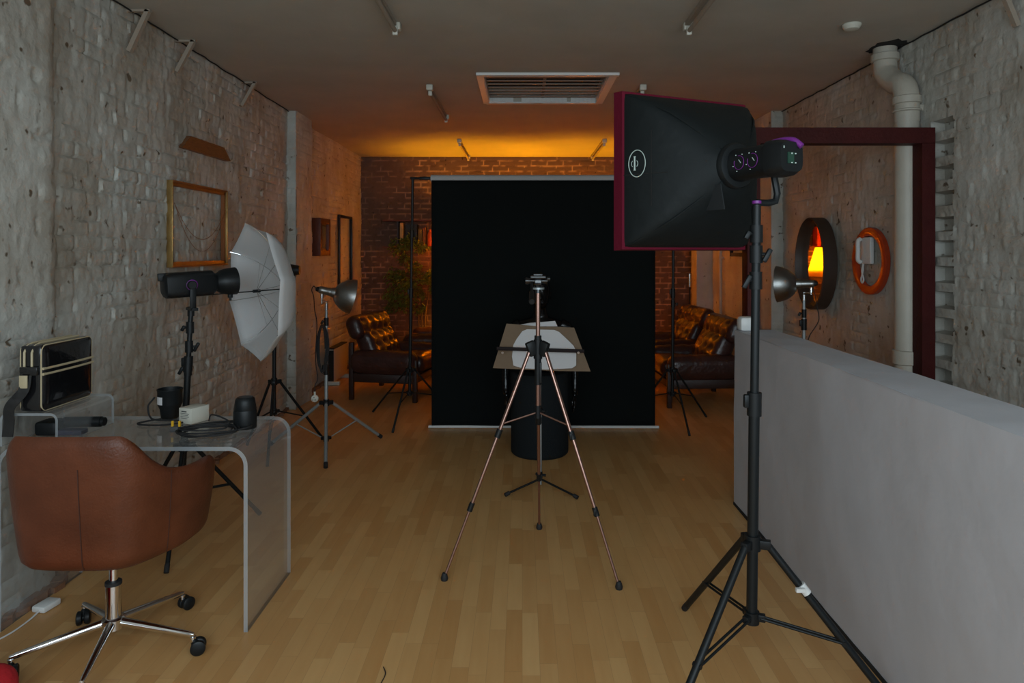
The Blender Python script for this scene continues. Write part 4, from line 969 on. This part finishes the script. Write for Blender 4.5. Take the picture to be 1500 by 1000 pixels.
# ------------------------------------------------------------ things on left wall
def wall_frame(name, label, cat, xw, y0, y1, z0, z1, fw, dp, mo, mi, into=1, back=None, skew=0, lip=.004):
    """frame flat on a wall in the YZ plane; into=+1 protrudes to +X"""
    t = thing(name, label, cat, (xw, (y0+y1)/2, z0))
    x = xw+into*dp/2
    for (nm, c, s_) in (('side_rail', (x, y0+fw/2, (z0+z1)/2), (dp, fw, z1-z0)), ('side_rail', (x, y1-fw/2, (z0+z1)/2), (dp, fw, z1-z0)), ('cross_rail', (x, (y0+y1)/2, z0+fw/2), (dp, y1-y0-2*fw, fw)), ('cross_rail', (x, (y0+y1)/2, z1-fw/2), (dp, y1-y0-2*fw, fw))):
        bm = NB(); box(bm, c, s_, bev=.003); obj(nm, bm, mo if nm == 'side_rail' or mo != 'gold' else 'orangewood', t, t)
    if mi:
        bm = NB(); w_ = .022; xx = xw+into*dp*.35
        for c, s_ in (((xx, y0+fw+w_/2, (z0+z1)/2), (dp*.6, w_, z1-z0-2*fw)), ((xx, y1-fw-w_/2, (z0+z1)/2), (dp*.6, w_, z1-z0-2*fw)), ((xx, (y0+y1)/2, z0+fw+w_/2), (dp*.6, y1-y0-2*fw, w_)), ((xx, (y0+y1)/2, z1-fw-w_/2), (dp*.6, y1-y0-2*fw, w_))): box(bm, c, s_)
        obj('inner_rebate', bm, mi, t, t, smooth=False)
    return t
t = wall_frame('picture_frame', 'empty gilt picture frame with slack wires on left wall', 'frame', -2.185, 4.19, 4.98, 1.40, 1.94, .012, .04, 'gold', 'orangewood')
for dz in (.22, .30):
    bm = NB(); sweep(bm, spline([(-2.15, 4.22+.73*i/12, 1.80-(.0 if dz < .25 else 0)-dz*(1-((i-6)/6)**2)) for i in range(13)], 3), .0016, 6); obj('hanging_wire', bm, 'orangewood', t, t)
bm = NB(); loft(bm, [[(x, 4.33, 2.158), (x, 5.05, 2.165), (x, 4.94, 2.25), (x, 4.44, 2.25)] for x in (-2.20, -2.155)])
solo('wooden_pelmet', bm, 'wood', 'brown trapezoid wooden board fixed above the gilt frame', 'board', smooth=False)
wall_frame('picture_frame', 'small carved red-brown box frame on far left wall', 'frame', -2.262, 7.34, 7.72, 1.45, 1.86, .06, .095, 'redframe', 'gold')
wall_frame('picture_frame', 'tall empty thin black frame on the far left wall', 'frame', -2.262, 8.36, 8.98, 1.02, 1.95, .03, .03, 'blackframe', None)
wall_frame('picture_frame', 'dark frame on the far right wall under the softbox', 'frame', 2.505, 7.45, 8.15, 1.44, 1.95, .045, .03, 'blackframe', None, into=-1)
t = thing('panel_heater', 'slim pale panel heater with dark end against the far left wall', 'heater', (-2.14, 7.9, 0))
bm = NB(); box(bm, (-2.135, 7.90, .225), (.075, .58, .36), bev=.006); obj('body', bm, 'heater', t, t)
bm = NB(); box(bm, (-2.135, 7.603, .225), (.07, .012, .34)); obj('end_panel', bm, 'blackp', t, t)['label'] = 'dark end panel'
bm = NB(); box(bm, (-2.135, 7.90, .412), (.07, .57, .012)); obj('grille', bm, 'blackp', t, t)
for y in (7.66, 8.12):
    bm = NB(); box(bm, (-2.13, y, .022), (.17, .05, .042), bev=.004); obj('foot', bm, 'cream', t, t)

# ------------------------------------------------------------ things on right wall
t = thing('oval_mirror', 'deep brown oval mirror reflecting an orange lamp on right wall', 'mirror', (2.46, 5.62, 1.02))
cy_, cz_ = 5.62, 1.40; RYo, RZo = .285, .378
def ovring(x, k, seg=56): return [(x, cy_+math.cos(2*math.pi*i/seg)*(RYo-k), cz_+math.sin(2*math.pi*i/seg)*(RZo-k)) for i in range(seg)]
bm = NB(); loft(bm, [ovring(2.465, 0), ovring(2.36, 0), ovring(2.355, .005), ovring(2.355, .008), ovring(2.36, .010), ovring(2.42, .020)], cap=False); obj('rim', bm, 'brown', t, t)
bm = NB(); loft(bm, [ovring(2.412, .018), ovring(2.42, .018)]); obj('glass', bm, 'mirror', t, t, smooth=False)
bm = NB(); cy2, cz2 = 4.80, 1.432
def rr_(x, r, seg=48): return [(x, cy2+math.cos(2*math.pi*i/seg)*r, cz2+math.sin(2*math.pi*i/seg)*r) for i in range(seg)]
rings = [rr_(2.462, .178), rr_(2.432, .178), rr_(2.428, .185), rr_(2.428, .228), rr_(2.434, .236), rr_(2.462, .236)]
loft(bm, rings+[rings[0]], cap=False); bmesh.ops.remove_doubles(bm, verts=bm.verts, dist=.0001)
solo('round_frame', bm, 'orange', 'bright orange ring frame around the wall phone', 'frame')
t = thing('wall_phone', 'white entry phone hung on the right wall inside the orange ring', 'phone', (2.46, 4.84, 1.29))
bm = NB(); box(bm, (2.445, 4.85, 1.505), (.03, .16, .19), bev=.008); obj('body', bm, 'white', t, t)
bm = NB(); sweep(bm, spline([(2.425, 4.89, 1.59), (2.405, 4.89, 1.57), (2.405, 4.89, 1.50), (2.405, 4.89, 1.44), (2.425, 4.89, 1.42)], 6), .016, 12); obj('handset', bm, 'white', t, t)
bm = NB(); sweep(bm, spline([(2.435, 4.88, 1.42), (2.43, 4.87, 1.36), (2.43, 4.895, 1.30), (2.43, 4.88, 1.275), (2.43, 4.86, 1.30), (2.43, 4.885, 1.36), (2.435, 4.87, 1.41)], 8), .006, 8); obj('cord', bm, 'white', t, t)
bm = NB(); box(bm, (1.315, 3.995, HZ+.042), (.10, .09, .083), bev=.018); solo('white_box', bm, 'white', 'small white rounded box on the far end of the partition', 'box')
bm = NB(); rod(bm, (2.47, 8.5, 0), (2.47, 8.5, CZ), .022); 
for z in (.6, 1.42, 2.2): box(bm, (2.475, 8.5, z), (.06, .055, .025))
solo('conduit', bm, 'pipe', 'thin vertical pipe on the far right wall', 'pipe')
t = thing('candle_stand', 'slim dark candle stand with glass tube by the brown wall', 'candle stand', (2.17, 8.85, 0))
bm = NB(); rod(bm, (2.17, 8.85, 0), (2.17, 8.85, .02), .09, .085, 24); rod(bm, (2.17, 8.85, .02), (2.17, 8.85, 1.04), .007); obj('stem', bm, 'black', t, t)
bm = NB(); rod(bm, (2.17, 8.85, 1.04), (2.17, 8.85, 1.21), .018, seg=20); obj('tube', bm, 'chrome', t, t)['label'] = 'shiny tube'

# ------------------------------------------------------------ armchairs
def armchair(label, loc, rz):
    t = thing('armchair', label, 'armchair', (0, 0, 0), 0, 'buttoned leather armchairs around the backdrop')
    # local: faces +X, x 0..0.74 (back to front), y -.40...40
    for (x, y) in ((.03, -.37), (.71, -.37), (.03, .37), (.71, .37)):
        bm = NB(); box(bm, (x, y, .21 if x > .1 else .29), (.045, .045, .42 if x > .1 else .58), bev=.004); obj('leg', bm, 'darkwood', t)
    for y in (-.37, .37):
        bm = NB(); box(bm, (.37, y, .225), (.68, .03, .085), bev=.004); obj('side_rail', bm, 'darkwood', t)
    for x in (.71, .03):
        bm = NB(); box(bm, (x, 0, .225), (.03, .72, .07), bev=.004); obj('cross_rail', bm, 'darkwood', t)
    for y in (-.35, .35):
        bm = NB(); cushion(bm, (.35, .085, .115), .08, Matrix.Translation((.375, y, .385)), (22, 8, 8), puff=.012, axis=2, tufts=[(u, 0) for u in (-.6, -.2, .2, .6)], td=.012, ts=.04); obj('arm_cushion', bm, 'sofa', t)
    bm = NB(); cushion(bm, (.34, .27, .085), .07, Matrix.Translation((.42, 0, .335)) @ Matrix.Rotation(R(-5), 4, 'Y'), (22, 20, 6), puff=.03, tufts=[(u, v) for u in (-.5, 0, .5) for v in (-.5, 0, .5)], td=.035, ts=.05); obj('seat_cushion', bm, 'sofa', t)
    tl = [(u, v) for u in (-.4, .4) for v in (-.66, -.22, .22, .66)]
    bm = NB(); cushion(bm, (.085, .32, .19), .06, Matrix.Translation((.17, 0, .50)) @ Matrix.Rotation(R(-24), 4, 'Y'), (6, 26, 20), puff=.04, axis=0, tufts=[(u, v) for u in (-.66, -.22, .22, .66) for v in (-.5, .1, .7)], td=.04, ts=.035); obj('back_cushion', bm, 'sofa', t)
    bm = NB(); cushion(bm, (.085, .40, .125), .08, Matrix.Translation((.055, 0, .725)) @ Matrix.Rotation(R(-20), 4, 'Y'), (8, 30, 14), puff=.03, axis=0, tufts=[(u, v) for u in (-.75, -.38, 0, .38, .75) for v in (-.4, .45)], td=.035, ts=.035); obj('head_cushion', bm, 'sofa', t)
    t.location = loc; t.rotation_euler = (0, 0, rz); return t
a0 = armchair('dark buttoned leather armchair at left by the panel heater, facing right', (-1.68, 7.28, 0), R(-12))
for lab, loc, rz in (('dark buttoned leather armchair beneath the ficus tree, mostly hidden by backdrop', (-.72, 8.62, 0), R(180)),
                     ('dark buttoned leather armchair at right, nearer one half hidden by partition', (2.10, 6.95, 0), R(183)),
                     ('dark buttoned leather armchair at right, further one near brown wall', (2.12, 8.12, 0), R(187))):
    c = copy_tree(a0); c['label'] = lab; c.location = loc; c.rotation_euler = (0, 0, rz)
bm = NB(); cushion(bm, (.30, .24, .10), .09, Matrix.Translation((-.62, 7.45, .33)), (18, 14, 8), puff=.02, tufts=[(u, v) for u in (-.5, 0, .5) for v in (-.4, .4)], td=.03, ts=.05)
t = thing('footstool', 'dark leather footstool peeking out left of the backdrop', 'footstool', (-.62, 7.45, 0)); obj('cushion', bm, 'sofa', t, t)
for (x, y) in ((-.86, 7.27), (-.38, 7.27), (-.86, 7.63), (-.38, 7.63)):
    bm = NB(); box(bm, (x, y, .12), (.035, .035, .24)); obj('leg', bm, 'darkwood', t, t)

# ------------------------------------------------------------ ficus tree
t = thing('ficus_tree', 'leafy ficus tree by brown wall left of the backdrop', 'tree', (-1.36, 9.25, 0))
bm = NB(); lathe(bm, [(.10, 0), (.13, .2), (.14, .24), (.125, .24), (.12, .2)], T((-1.36, 9.25, 0)), 28); obj('pot', bm, 'pot', t, t)
rn = random.Random(5); clumps = []
for (px, py, r_) in ((583, 360, .13), (600, 352, .12), (618, 362, .10), (592, 378, .10), (606, 392, .12), (580, 405, .15), (596, 418, .15), (622, 408, .11), (578, 432, .14), (594, 445, .14), (612, 452, .10), (628, 400, .08), (572, 448, .09), (614, 430, .10), (640, 420, .12)):
    d = 9.05+rn.uniform(-.12, .12); clumps.append((V(((px-765)/1000*d, d, 1.5-(py-368)/1000*d)), r_))
for k in range(3):
    bm = NB(); b0 = V((-1.36+(k-1)*.035, 9.24, .2)); sweep(bm, spline([b0, b0+V((.01*(k-1), 0, .4)), b0+V((.06*(k-1), -.03, .8)), clumps[(3, 4, 7)[k]][0]], 6), .011, 8); obj('stem', bm, 'bark', t, t)
bm = NB()
for c, r_ in clumps:
    n_ = int(7500*r_*r_)
    for i in range(n_):
        d = V((rn.gauss(0, 1), rn.gauss(0, 1), rn.gauss(0, .8))).normalized()*r_*(rn.random()**.5); p = c+d
        dr = V((rn.uniform(-1, 1), rn.uniform(-1, 1), rn.uniform(-1, .1))).normalized(); up = V((rn.uniform(-.5, .5), rn.uniform(-.5, .5), 1)); sd_ = dr.cross(up).normalized(); L_ = rn.uniform(.045, .085); w_ = L_*.27; nn = sd_.cross(dr)
        a = bm.verts.new(p); b = bm.verts.new(p+dr*L_*.45+sd_*w_+nn*.006); c2 = bm.verts.new(p+dr*L_); e = bm.verts.new(p+dr*L_*.45-sd_*w_+nn*.006)
        bm.faces.new((a, b, c2)); bm.faces.new((a, c2, e))
obj('foliage', bm, 'leaf', t, t, smooth=False)

# ------------------------------------------------------------ shelf and its things
t = thing('wall_shelf', 'dark wooden two-board shelf on the brown back wall', 'shelf', (-.45, 9.5, 1.55))
for z in (1.56, 1.925):
    bm = NB(); box(bm, (-.45, 9.51, z), (2.95, .18, .022)); obj('board', bm, 'redframe', t, t, smooth=False)
for x in (-1.72, -.9, 0, .95):
    bm = NB(); box(bm, (x, 9.51, 1.742), (.02, .17, .343)); obj('upright', bm, 'darkwood', t, t, smooth=False)
def item(name, m, x, w_, h, dpt, label, cat='book'):
    bm = NB()
    if cat == 'book':
        box(bm, (x, 9.49, 1.5715+h/2), (w_, dpt, h)); 
        me_ = solo(name, bm, m, label, cat, smooth=False)
    else:
        lathe(bm, [(w_*.45, 0), (w_*.5, .01), (w_*.5, h*.7), (w_*.42, h*.82), (w_*.3, h*.86), (w_*.3, h)], T((x, 9.48, 1.5715)), 28); me_ = solo(name, bm, m, label, cat)
    return me_
item('book', 'book3', -1.665, .045, .32, .15, 'upright cream book at the left end of shelf')
item('record_case', 'book4', -1.53, .155, .30, .16, 'wide black case on the shelf beside the cream book', 'book')['category'] = 'case'
item('book', 'book5', -1.41, .05, .24, .14, 'olive book on the shelf left of the glowing vase')
item('book', 'book2', -1.355, .04, .26, .14, 'brown book on the shelf next to red vase')
item('glass_vase', emis('glowing_red_glass', (1, .12, .01), .05, (.6, .1, .02)), -1.27, .085, .23, .1, 'red and orange glass vase on shelf at backdrop edge', 'vase')  # weak glow put into the vase glass, no lamp inside
xs = .12
for k, (w_, h, m_, cn_) in enumerate(((.05, .24, 'book1', 'red'), (.035, .22, 'book3', 'cream'), (.06, .27, 'book2', 'brown'), (.04, .25, 'book1', 'dark red'), (.05, .21, 'book4', 'black'), (.045, .28, 'book3', 'pale tan'), (.06, .25, 'book1', 'thick red'), (.04, .23, 'book2', 'slim brown'), (.05, .27, 'book1', 'tall red'))):
    xs += w_/2+.012; item('book', m_, xs, w_, h, .15, cn_+' book on the shelf behind backdrop, glimpsed in oval mirror'); xs += w_/2+.012

# ------------------------------------------------------------ lamps behind the backdrop
def lamp(x, y, label, power):
    t = thing('floor_lamp', label, 'lamp', (x, y, 0), 0, 'orange shaded lamps behind the backdrop')
    bm = NB(); lathe(bm, [(.13, 0), (.13, .012), (.03, .025), (.012, .04)], T((x, y, 0)), 32); obj('base', bm, 'black', t, t)
    bm = NB(); rod(bm, (x, y, .03), (x, y, 1.30), .010); obj('pole', bm, 'black', t, t)
    bm = NB(); lathe(bm, [(.24, 1.17), (.13, 1.55)], T((x, y, 0)), 40, False, False); sh = obj('lamp_shade', bm, 'shade', t, t); sh.modifiers.new('thickness', 'SOLIDIFY').thickness = .002
    bm = NB(); bmesh.ops.create_uvsphere(bm, u_segments=20, v_segments=12, radius=.035, matrix=Matrix.Translation((x, y, 1.34))); obj('bulb', bm, 'bulb', t, t)
    l = bpy.data.lights.new('lamp_light', 'POINT'); l.energy = power; l.color = WARM; l.shadow_soft_size = .04
    o = bpy.data.objects.new('lamp_light', l); COL.objects.link(o); o.parent = t; o.location = (0, 0, 1.40)
lamp(.80, 9.05, 'orange shaded lamp right of centre behind backdrop, seen in oval mirror', 105)
lamp(-.68, 9.12, 'orange shaded lamp left of centre behind backdrop, lighting the ceiling', 110)
